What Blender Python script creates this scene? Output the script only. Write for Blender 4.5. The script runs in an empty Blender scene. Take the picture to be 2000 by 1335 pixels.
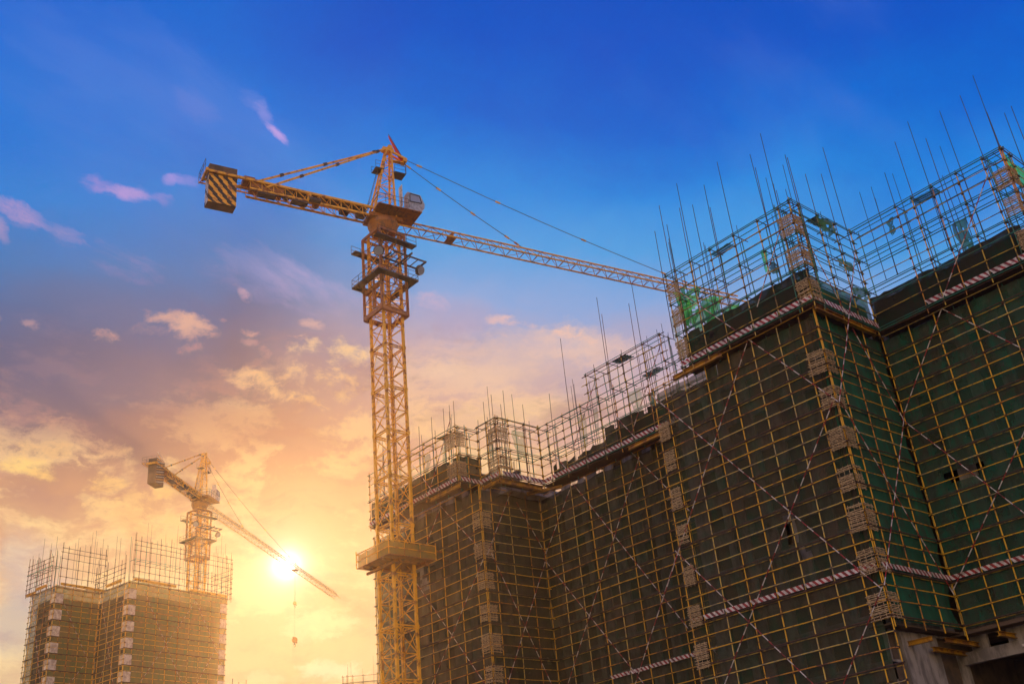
import bpy, bmesh, math, random
from mathutils import Vector, Matrix, noise as mnoise
R = math.radians
sc = bpy.context.scene
col = sc.collection
random.seed(7)

# ------------------------------------------------------------------ camera
cam_d = bpy.data.cameras.new('camera'); cam = bpy.data.objects.new('camera', cam_d); col.objects.link(cam)
FW = Vector((-0.64843651, 0.60545454, 0.46147037)); RT = Vector((0.64483848, 0.75903002, -0.08975952)); UPV = Vector((0.40461517, -0.2393705, 0.88260316))
M = Matrix((RT, UPV, -FW)).transposed().to_4x4(); M.translation = (0, 0, 1.6)
cam.matrix_world = M
cam_d.sensor_width = 36; cam_d.lens = 36.96; cam_d.clip_start = 0.5; cam_d.clip_end = 3000
sc.camera = cam
sc.view_settings.view_transform = 'Standard'; sc.view_settings.look = 'None'
sc.view_settings.exposure = 0; sc.view_settings.gamma = 1

# ------------------------------------------------------------------ node helpers
def lin(h):
    h = h.lstrip('#'); o = []
    for i in (0, 2, 4):
        c = int(h[i:i+2], 16) / 255
        o.append(c / 12.92 if c <= 0.04045 else ((c + 0.055) / 1.055) ** 2.4)
    return (*o, 1)
class NT:
    def __init__(s, tree):
        s.t = tree; s.n = tree.nodes; s.l = tree.links; s.n.clear()
    def node(s, typ, **kw):
        nd = s.n.new(typ)
        for k, v in kw.items(): setattr(nd, k, v)
        return nd
    def set(s, sock, v):
        if isinstance(v, bpy.types.NodeSocket): s.l.new(v, sock)
        else: sock.default_value = v
    def math(s, op, a, b=0.0, c=0.0, clamp=False):
        nd = s.node('ShaderNodeMath', operation=op, use_clamp=clamp)
        s.set(nd.inputs[0], a); s.set(nd.inputs[1], b)
        if op in ('MULTIPLY_ADD', 'COMPARE', 'SMOOTH_MIN'): s.set(nd.inputs[2], c)
        return nd.outputs[0]
    def vmath(s, op, a, b=(0, 0, 0)):
        nd = s.node('ShaderNodeVectorMath', operation=op)
        s.set(nd.inputs[0], a)
        if op == 'SCALE': s.set(nd.inputs[3], b)
        else: s.set(nd.inputs[1], b)
        return nd.outputs['Value'] if op in ('DOT_PRODUCT', 'LENGTH') else nd.outputs[0]
    def smooth(s, v, a, b, lo=0.0, hi=1.0):
        nd = s.node('ShaderNodeMapRange', interpolation_type='SMOOTHSTEP')
        s.set(nd.inputs['Value'], v)
        if a > b: a, b, lo, hi = b, a, hi, lo
        for i, x in zip(('From Min', 'From Max', 'To Min', 'To Max'), (a, b, lo, hi)): nd.inputs[i].default_value = x
        return nd.outputs[0]
    def noise(s, vec, scale, detail=4, rough=0.55, dist=0.0, out='Fac'):
        nd = s.node('ShaderNodeTexNoise')
        if vec is not None: s.set(nd.inputs['Vector'], vec)
        nd.inputs['Scale'].default_value = scale; nd.inputs['Detail'].default_value = detail
        nd.inputs['Roughness'].default_value = rough; nd.inputs['Distortion'].default_value = dist
        return nd.outputs[out]
    def ramp(s, v, stops):
        nd = s.node('ShaderNodeValToRGB'); e = nd.color_ramp.elements
        while len(e) > 1: e.remove(e[-1])
        e[0].position = stops[0][0]; e[0].color = lin(stops[0][1])
        for p, c in stops[1:]:
            x = e.new(p); x.color = lin(c)
        s.set(nd.inputs[0], v); return nd.outputs[0]
    def mix(s, f, a, b, typ='MIX'):
        nd = s.node('ShaderNodeMix', data_type='RGBA', blend_type=typ)
        s.set(nd.inputs[0], f); s.set(nd.inputs[6], a); s.set(nd.inputs[7], b)
        return nd.outputs[2]

# ------------------------------------------------------------------ sky (world)
SUN = Vector((-0.83528583, 0.47257048, 0.28102441)).normalized()
world = bpy.data.worlds.new('World'); sc.world = world; world.use_nodes = True
w = NT(world.node_tree)
tc = w.node('ShaderNodeTexCoord'); D = tc.outputs['Generated']
sep = w.node('ShaderNodeSeparateXYZ'); w.l.new(D, sep.inputs[0])
Z = sep.outputs[2]
warp = w.noise(D, 3.0, 5, 0.55, 0.4)
fine = w.noise(w.vmath('MULTIPLY', D, (1, 1, 2.2)), 7.0, 7, 0.6, 0.5)
dot = w.vmath('DOT_PRODUCT', D, tuple(SUN))
ang = w.math('MULTIPLY', w.math('ARCCOSINE', w.math('MINIMUM', dot, 0.999999)), 57.2958)
a20 = w.math('MULTIPLY', w.math('SUBTRACT', w.math('MINIMUM', ang, 52.0), 20.0), 0.0042)
zp = w.math('ADD', Z, a20)
zp = w.math('ADD', zp, w.math('MULTIPLY', w.math('SUBTRACT', warp, 0.5), 0.10))
zp = w.math('ADD', zp, w.math('MULTIPLY', w.math('SUBTRACT', fine, 0.5), 0.05))
skyB = w.ramp(zp, [(0.0, '#c08c6c'), (0.14, '#f0d0a0'), (0.22, '#eec496'), (0.29, '#e2b28c'), (0.345, '#d8aa94'), (0.395, '#d2aca6'), (0.44, '#b4a6bc'), (0.49, '#82a6da'), (0.54, '#4a9ee0'), (0.60, '#1c88df'), (0.66, '#006cd4'), (0.72, '#0056c8'), (0.82, '#0048ba')])
skyA = w.ramp(zp, [(0.0, '#b08468'), (0.14, '#eccfa0'), (0.22, '#e6c298'), (0.27, '#d6ac86'), (0.31, '#bf9078'), (0.345, '#9c7874'), (0.385, '#7a6a7a'), (0.43, '#5e6486'), (0.475, '#4c6a9c'), (0.52, '#3c78b8'), (0.58, '#1f80d4'), (0.64, '#0a74d6'), (0.72, '#0468d2'), (0.82, '#005ecb')])
# azimuth factor: left part of the view is covered by a thin dusky cloud layer
azl = w.vmath('DOT_PRODUCT', D, (-0.574, -0.819, 0.0))   # grows towards the left of the view
azf = w.math('ADD', azl, w.math('MULTIPLY', w.math('SUBTRACT', warp, 0.5), 0.25))
fA = w.smooth(azf, -0.06, 0.13)
base = w.mix(fA, skyB, skyA)
# --- cloud noise fields
wv = w.noise(D, 9.0, 8, 0.62, 0.0, 'Color')
Wv = w.vmath('SUBTRACT', wv, (0.5, 0.5, 0.5))
Dw = w.vmath('ADD', D, w.vmath('SCALE', Wv, 0.035))
def pixdir(x, y):
    d = FW + RT * ((x - 1000) / 2053.4) - UPV * ((y - 667.5) / 2053.4)
    return d.normalized()
# puffs are flatter than wide; wisps are drawn out along the wind (upper left to lower right of the view)
lay = w.vmath('MULTIPLY', Dw, (1, 1, 2.1))
pn = w.noise(lay, 19.0, 10, 0.60, 0.0)
pm = w.noise(w.vmath('ADD', lay, (5.2, 1.3, 7.7)), 7.5, 10, 0.60, 0.2)
wind = (pixdir(560, 300) - pixdir(120, 60)).normalized()
def along(t, k): return w.vmath('ADD', Dw, w.vmath('SCALE', tuple(t), w.math('MULTIPLY', w.vmath('DOT_PRODUCT', Dw, tuple(t)), k)))
wn = w.noise(along(wind, -0.78), 30.0, 9, 0.62, 0.3)
wl = w.noise(along(wind, -0.7), 6.0, 7, 0.55, 0.4)
pn = w.math('ADD', w.math('MULTIPLY', pn, 0.62), w.math('MULTIPLY', w.noise(lay, 55.0, 7, 0.66), 0.38))
cache = {}
def patch(st, colr, x0, y0, x1, y1, wd, k=3.0, lo=0.15, hi=0.75, nz=None, kk=0.6):
    """lay one cloud over the sky: a soft capsule of directions eroded by noise"""
    global base
    a, b = pixdir(x0, y0), pixdir(x1, y1); c = ((a + b) / 2).normalized()
    t = (b - a).normalized(); s = c.cross(t).normalized(); L = (b - a).length / 2 + 0.5 * wd / 2053.4; W = wd / 2053.4
    u = w.vmath('DOT_PRODUCT', Dw, tuple(t / L)); v = w.vmath('DOT_PRODUCT', Dw, tuple(s / W))
    r = w.math('MULTIPLY_ADD', u, u, w.math('MULTIPLY', v, v))
    nz = nz if nz is not None else pn; key = (nz.node.name, k, kk)
    if key not in cache: cache[key] = w.math('MULTIPLY_ADD', nz, k, kk - 0.5 * k)
    den = w.math('MULTIPLY_ADD', r, -kk, cache[key])
    base = w.mix(w.smooth(den, lo, hi, 0.0, st), base, lin(colr))
# general broken layer, densest low down and right of the mast
tone = w.ramp(zp, [(0.20, '#fde2ac'), (0.30, '#f8d498'), (0.36, '#f2c898'), (0.42, '#eac4aa'), (0.48, '#ceb0c0'), (0.56, '#8fa4dc')])
dusk = w.ramp(zp, [(0.16, '#e2bc98'), (0.26, '#cd9c82'), (0.34, '#b4857a'), (0.42, '#917888'), (0.50, '#6c80b0'), (0.58, '#3f78c4')])
lowm = w.smooth(w.math('ADD', zp, w.math('MULTIPLY', fA, 0.045)), 0.475, 0.37)
m1 = w.smooth(w.math('ADD', pm, w.math('MULTIPLY', w.math('SUBTRACT', pn, 0.5), 1.0)), 0.44, 0.60)
base = w.mix(w.math('MULTIPLY', w.math('MULTIPLY', m1, lowm), 0.80), base, tone)
pk = w.noise(w.vmath('ADD', w.vmath('MULTIPLY', Dw, (1, 1, 3.0)), (1.1, 9.0, 2.4)), 11.0, 10, 0.62, 0.2)
m2 = w.smooth(w.math('ADD', pk, w.math('MULTIPLY', w.math('SUBTRACT', pn, 0.5), 0.6)), 0.50, 0.66)
base = w.mix(w.math('MULTIPLY', w.math('MULTIPLY', m2, w.smooth(zp, 0.50, 0.36)), 0.70), base, dusk)
# faint high veils in the blue
m3 = w.smooth(wl, 0.50, 0.72)
base = w.mix(w.math('MULTIPLY', w.math('MULTIPLY', m3, w.smooth(zp, 0.46, 0.56)), 0.20), base, lin('#7f9ae0'))
m4 = w.smooth(w.noise(along(wind, -0.6), 4.0, 6, 0.6, 0.5), 0.45, 0.70)
base = w.mix(w.math('MULTIPLY', w.math('MULTIPLY', m4, w.smooth(zp, 0.50, 0.60)), 0.35), base, lin('#0a50c4'))
for (x0, y0, x1, y1, wd, st, colr, k, nz) in [
    (0, 720, 430, 760, 95, 0.75, '#7b7088', 1.2, pm), (0, 560, 330, 620, 60, 0.55, '#566f9e', 1.4, pm), (60, 830, 700, 850, 60, 0.55, '#b07f74', 1.4, pm), (0, 960, 180, 985, 45, 0.7, '#a87f7c', 2.2, pm), (200, 900, 300, 980, 40, 0.5, '#b48a7c', 2.5, pn),
    (0, 1070, 120, 1160, 70, 0.65, '#a9aec2', 1.6, pm), (0, 1180, 60, 1260, 60, 0.5, '#a0a0b4', 1.6, pm), (450, 1290, 720, 1250, 40, 0.4, '#ecc79a', 2.0, pm), (560, 1150, 720, 1180, 40, 0.35, '#f0c890', 2, pm),
    (800, 720, 1200, 700, 70, 0.55, '#ecc8ac', 2.6, pm), (790, 850, 1100, 800, 60, 0.6, '#f2cb9a', 2.2, pm), (940, 660, 1290, 690, 50, 0.5, '#eec6b0', 3.0, pn), (1000, 740, 1240, 760, 40, 0.5, '#a99aae', 2.6, pm), (800, 600, 1000, 620, 45, 0.4, '#a9a2c8', 2.2, pm)]:
    patch(st, colr, x0, y0, x1, y1, wd, k, 0.0, 0.8, nz)
for (x0, y0, x1, y1, wd, st, colr, k) in [
    (182, 648, 255, 665, 11, 0.9, '#d9a898', 3.2), (245, 640, 325, 655, 12, 0.55, '#b4949c', 3.2), (285, 620, 365, 628, 13, 0.85, '#d6a89c', 3.2), (345, 640, 425, 660, 22, 0.95, '#d9ab9e', 3.2), (358, 690, 420, 678, 10, 0.8, '#c69a9a', 3.2),
    (425, 632, 440, 632, 6, 0.7, '#d4a8a4', 2), (470, 648, 508, 655, 8, 0.85, '#dcb0a4', 2.6), (470, 668, 500, 675, 9, 0.6, '#c49ea0', 2.6), (500, 690, 530, 702, 12, 0.8, '#d8aca0', 2.6), (40, 622, 85, 640, 9, 0.75, '#bf9a9e', 3.0), (0, 612, 12, 618, 8, 0.6, '#b494a0', 2.6),
    (450, 560, 490, 590, 10, 0.7, '#d0a8b4', 3.0), (590, 630, 630, 640, 12, 0.7, '#dab2ac', 3.2), (560, 680, 640, 690, 22, 0.95, '#f0cca2', 3.6), (640, 695, 740, 690, 30, 0.95, '#f0cc9e', 3.8), (440, 725, 500, 745, 17, 0.9, '#ecc096', 3.6), (500, 745, 600, 770, 20, 0.85, '#edbf90', 4.0),
    (560, 770, 640, 790, 12, 0.8, '#f4c78c', 4.0), (600, 735, 720, 775, 32, 0.85, '#eec494', 4.2), (790, 700, 900, 720, 22, 0.6, '#eccab0', 4.0), (960, 625, 1040, 635, 12, 0.7, '#ecc0b4', 3.6), (1060, 640, 1150, 665, 14, 0.7, '#eec2ac', 3.8), (820, 570, 880, 590, 18, 0.5, '#c8b0cc', 3.6),
    (0, 898, 110, 915, 16, 0.95, '#fbd285', 3.0), (60, 920, 110, 935, 10, 0.8, '#f8c97c', 3.0), (0, 875, 140, 880, 16, 0.7, '#ecbd84', 3.4), (0, 800, 40, 815, 12, 0.5, '#c89884', 3.2), (55, 815, 120, 830, 18, 0.6, '#cc9c84', 3.4), (160, 865, 260, 880, 12, 0.6, '#d8a884', 3.6),
    (180, 925, 230, 945, 12, 0.85, '#f2c584', 3.4), (170, 950, 220, 955, 9, 0.7, '#efc07e', 3.4), (300, 955, 350, 962, 10, 0.8, '#f9cf86', 3.4), (0, 1000, 60, 1010, 12, 0.6, '#e0b08a', 3.4), (180, 1000, 360, 1040, 40, 0.5, '#f4c886', 4.0), (430, 1160, 520, 1190, 30, 0.5, '#fdeab0', 3.6),
    (520, 1240, 700, 1210, 30, 0.6, '#fdf0bc', 4.0), (600, 1300, 730, 1310, 18, 0.7, '#fdf2cc', 3.6), (480, 1310, 560, 1325, 16, 0.5, '#fbe6b6', 3.6), (390, 1240, 470, 1270, 30, 0.4, '#fae0a8', 3.6)]:
    patch(st, colr, x0, y0, x1, y1, wd * 1.12, k * 1.5, 0.0, 1.0)
for (x0, y0, x1, y1, wd, st, colr, k, hi) in [
    (145, 348, 215, 378, 13, 0.75, '#a78fd4', 2.6, .9), (200, 376, 300, 388, 11, 0.85, '#b79ad8', 2.6, .9), (300, 385, 335, 400, 9, 0.6, '#a892d4', 2.8, .9), (318, 366, 338, 352, 9, 0.7, '#b49ce0', 2.6, .9), (335, 350, 385, 368, 10, 0.65, '#a998e0', 2.6, .9),
    (0, 398, 90, 445, 13, 0.9, '#ae94c8', 2.6, .9), (80, 440, 170, 490, 13, 0.75, '#a894c6', 2.6, 1.0), (160, 480, 300, 545, 22, 0.5, '#9c94c8', 2.8, 1.1), (0, 430, 14, 470, 8, 0.6, '#b898c0', 2.4, .9),
    (310, 60, 470, 170, 26, 0.35, '#7290e0', 3.0, 1.2), (470, 165, 520, 215, 14, 0.5, '#8596e0', 2.8, 1.0), (500, 190, 530, 245, 10, 0.7, '#9a98e0', 2.8, 1.0), (522, 240, 562, 284, 6, 0.95, '#c0a2e4', 2.2, .8), (365, 190, 425, 260, 20, 0.35, '#7088d8', 3.0, 1.2),
    (205, 5, 235, 45, 18, 0.35, '#5a72d0', 2.8, 1.2), (400, 500, 640, 560, 40, 0.4, '#a0a0d4', 3.0, 1.2), (560, 540, 740, 600, 40, 0.35, '#b0a8d4', 3.0, 1.2)]:
    patch(st, colr, x0, y0, x1, y1, wd * 1.5, k * 1.9, 0.0, hi * 1.45, wn, 0.8)
# sky colour dimmed close to the sun to offset the haze glow in front
near = w.math('SUBTRACT', 1.0, w.math('MULTIPLY', w.math('EXPONENT', w.math('MULTIPLY', w.math('POWER', w.math('DIVIDE', ang, 11.0), 2.0), -1.0)), 0.42))
base = w.vmath('MULTIPLY', w.vmath('SCALE', base, near), (1, 1, 1))
# glow round the sun
def glow(width, amt, colr, p=1.0):
    g = w.math('DIVIDE', ang, width)
    if p != 1: g = w.math('POWER', g, p)
    g = w.math('MULTIPLY', w.math('EXPONENT', w.math('MULTIPLY', g, -1.0)), amt)
    return w.vmath('SCALE', colr, g)
gl = w.vmath('ADD', w.vmath('ADD', glow(0.34, 5.0, (1, 0.95, 0.80)), glow(1.5, 0.45, (1, 0.88, 0.62))), glow(7.0, 0.05, (1.0, 0.62, 0.3)))
fill_ang = w.math('ARCCOSINE', w.vmath('DOT_PRODUCT', D, tuple(Vector((0.52, -0.83, 0.2)).normalized())))  # added warm glow in the unseen sky behind the camera, brightens tubes and nets
fill_glow = w.math('MULTIPLY', w.math('EXPONENT', w.math('MULTIPLY', w.math('POWER', w.math('DIVIDE', fill_ang, 0.75), 2.0), -1.0)), 1.15)
gl = w.vmath('ADD', gl, w.vmath('SCALE', (1.0, 0.66, 0.34), fill_glow))
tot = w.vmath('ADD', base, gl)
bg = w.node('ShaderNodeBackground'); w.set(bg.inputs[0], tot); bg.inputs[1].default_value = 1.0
wo = w.node('ShaderNodeOutputWorld'); w.l.new(bg.outputs[0], wo.inputs[0])
# ------------------------------------------------------------------ sun
sd = bpy.data.lights.new('sun', 'SUN'); sd.energy = 5.0; sd.angle = R(0.5); sd.color = (1.0, 0.48, 0.16)
so = bpy.data.objects.new('sun', sd); col.objects.link(so)
so.rotation_euler = SUN.to_track_quat('Z', 'Y').to_euler()

# ------------------------------------------------------------------ materials
MATS = {}
def mat(name, c, rough=0.6, metal=0.0, vary=None, vscale=2.0, bump=0.0, bscale=30, stretch=None, spec=0.5, thr=(0.4, 0.62)):
    m = bpy.data.materials.new(name); m.use_nodes = True; t = NT(m.node_tree)
    b = t.node('ShaderNodeBsdfPrincipled'); o = t.node('ShaderNodeOutputMaterial'); t.l.new(b.outputs[0], o.inputs[0])
    b.inputs['Roughness'].default_value = rough; b.inputs['Metallic'].default_value = metal
    b.inputs['Specular IOR Level'].default_value = spec
    geo = t.node('ShaderNodeNewGeometry'); P = geo.outputs['Position']
    if stretch: P = t.vmath('MULTIPLY', P, stretch)
    if vary:
        f = t.smooth(t.noise(P, vscale, 5, 0.6), *thr)
        t.set(b.inputs['Base Color'], t.mix(f, (*c, 1), (*vary, 1)))
    else: b.inputs['Base Color'].default_value = (*c, 1)
    if bump:
        bp = t.node('ShaderNodeBump'); bp.inputs['Strength'].default_value = bump; bp.inputs['Distance'].default_value = 0.03
        t.set(bp.inputs['Height'], t.noise(P, bscale, 4)); t.l.new(bp.outputs[0], b.inputs['Normal'])
    MATS[name] = m; return m
def netmat(name, c1, c2, c3, alpha, vs=0.35, trl=0.3):
    """woven debris net: tiny holes let some of what is behind show through"""
    m = bpy.data.materials.new(name); m.use_nodes = True; t = NT(m.node_tree)
    o = t.node('ShaderNodeOutputMaterial'); geo = t.node('ShaderNodeNewGeometry'); P = geo.outputs['Position']
    f1 = t.smooth(t.noise(P, vs, 5, 0.65, 0.5), 0.38, 0.66)
    f2 = t.smooth(t.noise(t.vmath('MULTIPLY', P, (1, 1, 0.35)), 1.6, 5, 0.6), 0.45, 0.72)
    cc = t.mix(f2, t.mix(f1, (*c1, 1), (*c2, 1)), (*c3, 1))
    d = t.node('ShaderNodeBsdfDiffuse'); t.set(d.inputs[0], cc)
    tr = t.node('ShaderNodeBsdfTranslucent'); t.set(tr.inputs[0], cc)
    mx = t.node('ShaderNodeMixShader'); mx.inputs[0].default_value = trl; t.l.new(d.outputs[0], mx.inputs[1]); t.l.new(tr.outputs[0], mx.inputs[2])
    bp = t.node('ShaderNodeBump'); bp.inputs['Strength'].default_value = 0.6; bp.inputs['Distance'].default_value = 0.12
    t.set(bp.inputs['Height'], t.noise(t.vmath('MULTIPLY', P, (1, 1, 0.6)), 1.8, 5, 0.6, 0.8)); t.l.new(bp.outputs[0], d.inputs['Normal'])
    tp = t.node('ShaderNodeBsdfTransparent')
    m2 = t.node('ShaderNodeMixShader')
    ops = t.math('ADD', alpha, t.math('MULTIPLY', t.math('SUBTRACT', t.noise(P, 0.9, 4), 0.5), 0.35))
    t.set(m2.inputs[0], ops); t.l.new(tp.outputs[0], m2.inputs[1]); t.l.new(mx.outputs[0], m2.inputs[2])
    t.l.new(m2.outputs[0], o.inputs[0]); MATS[name] = m; return m
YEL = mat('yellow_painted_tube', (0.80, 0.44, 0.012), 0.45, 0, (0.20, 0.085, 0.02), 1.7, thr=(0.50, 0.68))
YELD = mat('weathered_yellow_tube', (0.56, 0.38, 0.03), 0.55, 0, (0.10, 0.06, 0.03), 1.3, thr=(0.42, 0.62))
GRNP = mat('dark_green_tube', (0.025, 0.22, 0.14), 0.5, 0, (0.06, 0.14, 0.08), 1.5)
BMY = mat('beam_paint', (0.52, 0.27, 0.012), 0.5, 0, (0.2, 0.08, 0.02), 1.5)
CABM = mat('cab_paint', (0.40, 0.45, 0.50), 0.35, 0, (0.24, 0.27, 0.30), 3)
YELR = mat('orange_yellow_tube', (0.66, 0.29, 0.012), 0.5, 0, (0.16, 0.06, 0.02), 1.1, thr=(0.44, 0.62))
YELP = mat('faded_yellow_tube', (0.70, 0.50, 0.10), 0.6, 0, (0.34, 0.27, 0.15), 2.6, thr=(0.46, 0.6))
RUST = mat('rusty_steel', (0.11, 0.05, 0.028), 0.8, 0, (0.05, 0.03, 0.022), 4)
DARK = mat('dark_steel', (0.035, 0.033, 0.032), 0.6)
CRY = mat('crane_yellow_paint', (0.84, 0.43, 0.010), 0.42, 0, (0.30, 0.11, 0.015), 1.6, thr=(0.48, 0.66))
CRO = mat('crane_orange_paint', (0.34, 0.12, 0.012), 0.5, 0, (0.14, 0.06, 0.025), 2.0, thr=(0.45, 0.65))
WHT = mat('white_paint', (0.66, 0.62, 0.56), 0.5, 0, (0.36, 0.30, 0.25), 3, thr=(0.42, 0.66))
REDP = mat('red_paint', (0.36, 0.022, 0.018), 0.5, 0, (0.10, 0.015, 0.012), 3)
REDF = mat('red_cloth', (0.62, 0.05, 0.03), 0.9)
WICK = mat('wicker', (0.62, 0.47, 0.25), 0.9, 0, (0.26, 0.17, 0.09), 7, stretch=(1, 1, 3))
CONC = mat('raw_concrete', (0.36, 0.33, 0.29), 0.9, 0, (0.17, 0.155, 0.135), 1.2, 0.5, 12, stretch=(1, 1, 0.35))
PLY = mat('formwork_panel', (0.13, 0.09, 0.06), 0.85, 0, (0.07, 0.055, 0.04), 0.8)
BLK = mat('black_rubber', (0.02, 0.02, 0.02), 0.7)
GLS = mat('cab_glass', (0.25, 0.33, 0.42), 0.08, 0, spec=0.9)
REB = mat('rebar', (0.07, 0.055, 0.05), 0.8)
GRD = mat('dry_earth', (0.20, 0.15, 0.11), 0.95, 0, (0.12, 0.10, 0.08), 0.2)
PANL = mat('pale_mat', (0.80, 0.72, 0.56), 0.9, 0, (0.52, 0.42, 0.30), 1.5)
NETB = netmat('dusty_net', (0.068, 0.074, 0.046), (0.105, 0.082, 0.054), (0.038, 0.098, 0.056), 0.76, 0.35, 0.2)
NETU = netmat('upper_dark_net', (0.030, 0.036, 0.024), (0.040, 0.036, 0.026), (0.020, 0.050, 0.030), 0.97, 0.35, 0.08)
NETM = netmat('green_brown_net', (0.050, 0.115, 0.072), (0.080, 0.085, 0.056), (0.032, 0.160, 0.095), 0.80)
NETG = netmat('green_net', (0.040, 0.155, 0.090), (0.065, 0.115, 0.070), (0.030, 0.20, 0.11), 0.84, 0.35, 0.25)
NETL = netmat('bright_green_net', (0.04, 0.46, 0.10), (0.08, 0.60, 0.16), (0.02, 0.30, 0.07), 0.80, 1.2, 0.55)
NETP = netmat('pale_green_net', (0.10, 0.30, 0.21), (0.08, 0.24, 0.17), (0.14, 0.36, 0.27), 0.45, 1.2, 0.6)
NETF = netmat('glare_tinted_far_net', (0.26, 0.26, 0.095), (0.34, 0.25, 0.10), (0.18, 0.26, 0.11), 0.88, 0.3, 0.35)  # golden glare on the distant fronts is put into this net colour
NETO = netmat('glare_gold_net', (0.42, 0.28, 0.06), (0.30, 0.22, 0.07), (0.22, 0.24, 0.08), 0.8, 0.8, 0.5)  # glare over the lower mast is put into the collar net as gold
NETC = netmat('grey_catch_net', (0.30, 0.27, 0.22), (0.22, 0.2, 0.17), (0.35, 0.32, 0.27), 0.4, 0.6, 0.5)

# ------------------------------------------------------------------ mesh builder
class MB:
    def __init__(s): s.v = []; s.f = []; s.m = []
    def tube(s, a, b, r, n=6, m=0, r2=None, cap=True):
        a = Vector(a); b = Vector(b); d = b - a
        if d.length < 1e-6: return s
        d.normalize(); q = Vector((0, 0, 1)) if abs(d.z) < 0.9 else Vector((1, 0, 0))
        x = d.cross(q).normalized(); y = d.cross(x); r2 = r if r2 is None else r2; i0 = len(s.v)
        for p, rr in ((a, r), (b, r2)):
            for k in range(n):
                t = 2 * math.pi * k / n; s.v.append(p + x * (rr * math.cos(t)) + y * (rr * math.sin(t)))
        for k in range(n): s.f.append((i0 + k, i0 + (k + 1) % n, i0 + n + (k + 1) % n, i0 + n + k)); s.m.append(m)
        if cap:
            s.f.append(tuple(i0 + k for k in range(n))[::-1]); s.f.append(tuple(i0 + n + k for k in range(n))); s.m += [m, m]
        return s
    def beam(s, a, b, w_, h, up=(0, 0, 1), m=0):
        a = Vector(a); b = Vector(b); d = (b - a).normalized(); up = Vector(up)
        x = d.cross(up)
        if x.length < 1e-4: x = d.cross(Vector((1, 0, 0)))
        x.normalize(); y = x.cross(d); i = len(s.v)
        for p in (a, b):
            for sx, sy in ((-1, -1), (1, -1), (1, 1), (-1, 1)): s.v.append(p + x * (sx * w_ / 2) + y * (sy * h / 2))
        for f in ((0, 1, 2, 3), (7, 6, 5, 4), (0, 4, 5, 1), (1, 5, 6, 2), (2, 6, 7, 3), (3, 7, 4, 0)): s.f.append(tuple(i + k for k in f)); s.m.append(m)
        return s
    def ibeam(s, a, b, w_, h, m=0, t=0.025):
        s.beam(Vector(a) + Vector((0, 0, h/2 - t/2)), Vector(b) + Vector((0, 0, h/2 - t/2)), w_, t, m=m)
        s.beam(Vector(a) - Vector((0, 0, h/2 - t/2)), Vector(b) - Vector((0, 0, h/2 - t/2)), w_, t, m=m)
        s.beam(a, b, t, h - 2*t - 0.004, m=m); return s
    def hexa(s, pts, m=0):
        i = len(s.v); s.v += [Vector(p) for p in pts]
        for f in ((3, 2, 1, 0), (4, 5, 6, 7), (0, 1, 5, 4), (1, 2, 6, 5), (2, 3, 7, 6), (3, 0, 4, 7)): s.f.append(tuple(i + k for k in f)); s.m.append(m)
        return s
    def quad(s, a, b, c, d, m=0):
        i = len(s.v); s.v += [Vector(a), Vector(b), Vector(c), Vector(d)]; s.f.append((i, i+1, i+2, i+3)); s.m.append(m); return s
    def build(s, name, mats, parent=None, smooth=False, origin=None):
        me = bpy.data.meshes.new(name)
        off = Vector(parent.location) if parent is not None and parent.parent is None else (getattr(parent, 'matrix_off', None) if parent is not None else None)
        base = ORG.get(parent.name, Vector((0, 0, 0))) if parent is not None else (Vector(origin) if origin is not None else Vector((0, 0, 0)))
        me.from_pydata([tuple(v - base) for v in s.v], [], s.f)
        for mm in (mats if isinstance(mats, (list, tuple)) else [mats]): me.materials.append(mm)
        if any(s.m): me.polygons.foreach_set('material_index', s.m)
        if smooth: me.polygons.foreach_set('use_smooth', [True] * len(me.polygons))
        me.update()
        o = bpy.data.objects.new(name, me); col.objects.link(o)
        if parent is not None: o.parent = parent
        elif origin is not None: o.location = origin
        ORG[o.name] = base
        return o
ORG = {}
def thing(name, label, cat, loc=(0, 0, 0), group=None):
    o = bpy.data.objects.new(name, None); o.empty_display_size = 1; col.objects.link(o); o.location = loc
    o['label'] = label; o['category'] = cat
    if group: o['group'] = group
    ORG[o.name] = Vector(loc); return o
def tag(o, label=None, cat=None, group=None, kind=None):
    for k, v in (('label', label), ('category', cat), ('group', group), ('kind', kind)):
        if v: o[k] = v
    return o
def J(a): return random.uniform(-a, a)
def V3(xy, z): return Vector((xy[0], xy[1], z))

# ------------------------------------------------------------------ ground
g = MB()
n = 24
for i in range(n):
    for j in range(n):
        x0, x1 = -600 + 1200 * i / n, -600 + 1200 * (i + 1) / n; y0, y1 = -600 + 1200 * j / n, -600 + 1200 * (j + 1) / n
        g.quad((x0, y0, 0), (x1, y0, 0), (x1, y1, 0), (x0, y1, 0))
tag(g.build('ground', GRD), kind='structure')

# ------------------------------------------------------------------ scaffold faces
class Face:
    """a vertical plane: origin, direction along it, outward normal"""
    def __init__(s, O, u):
        s.O = Vector((O[0], O[1], 0)); s.u = Vector((u[0], u[1], 0)).normalized(); s.n = Vector((s.u.y, -s.u.x, 0))
    def P(s, a, d, z): return s.O + s.u * a + s.n * d + Vector((0, 0, z))

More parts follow.
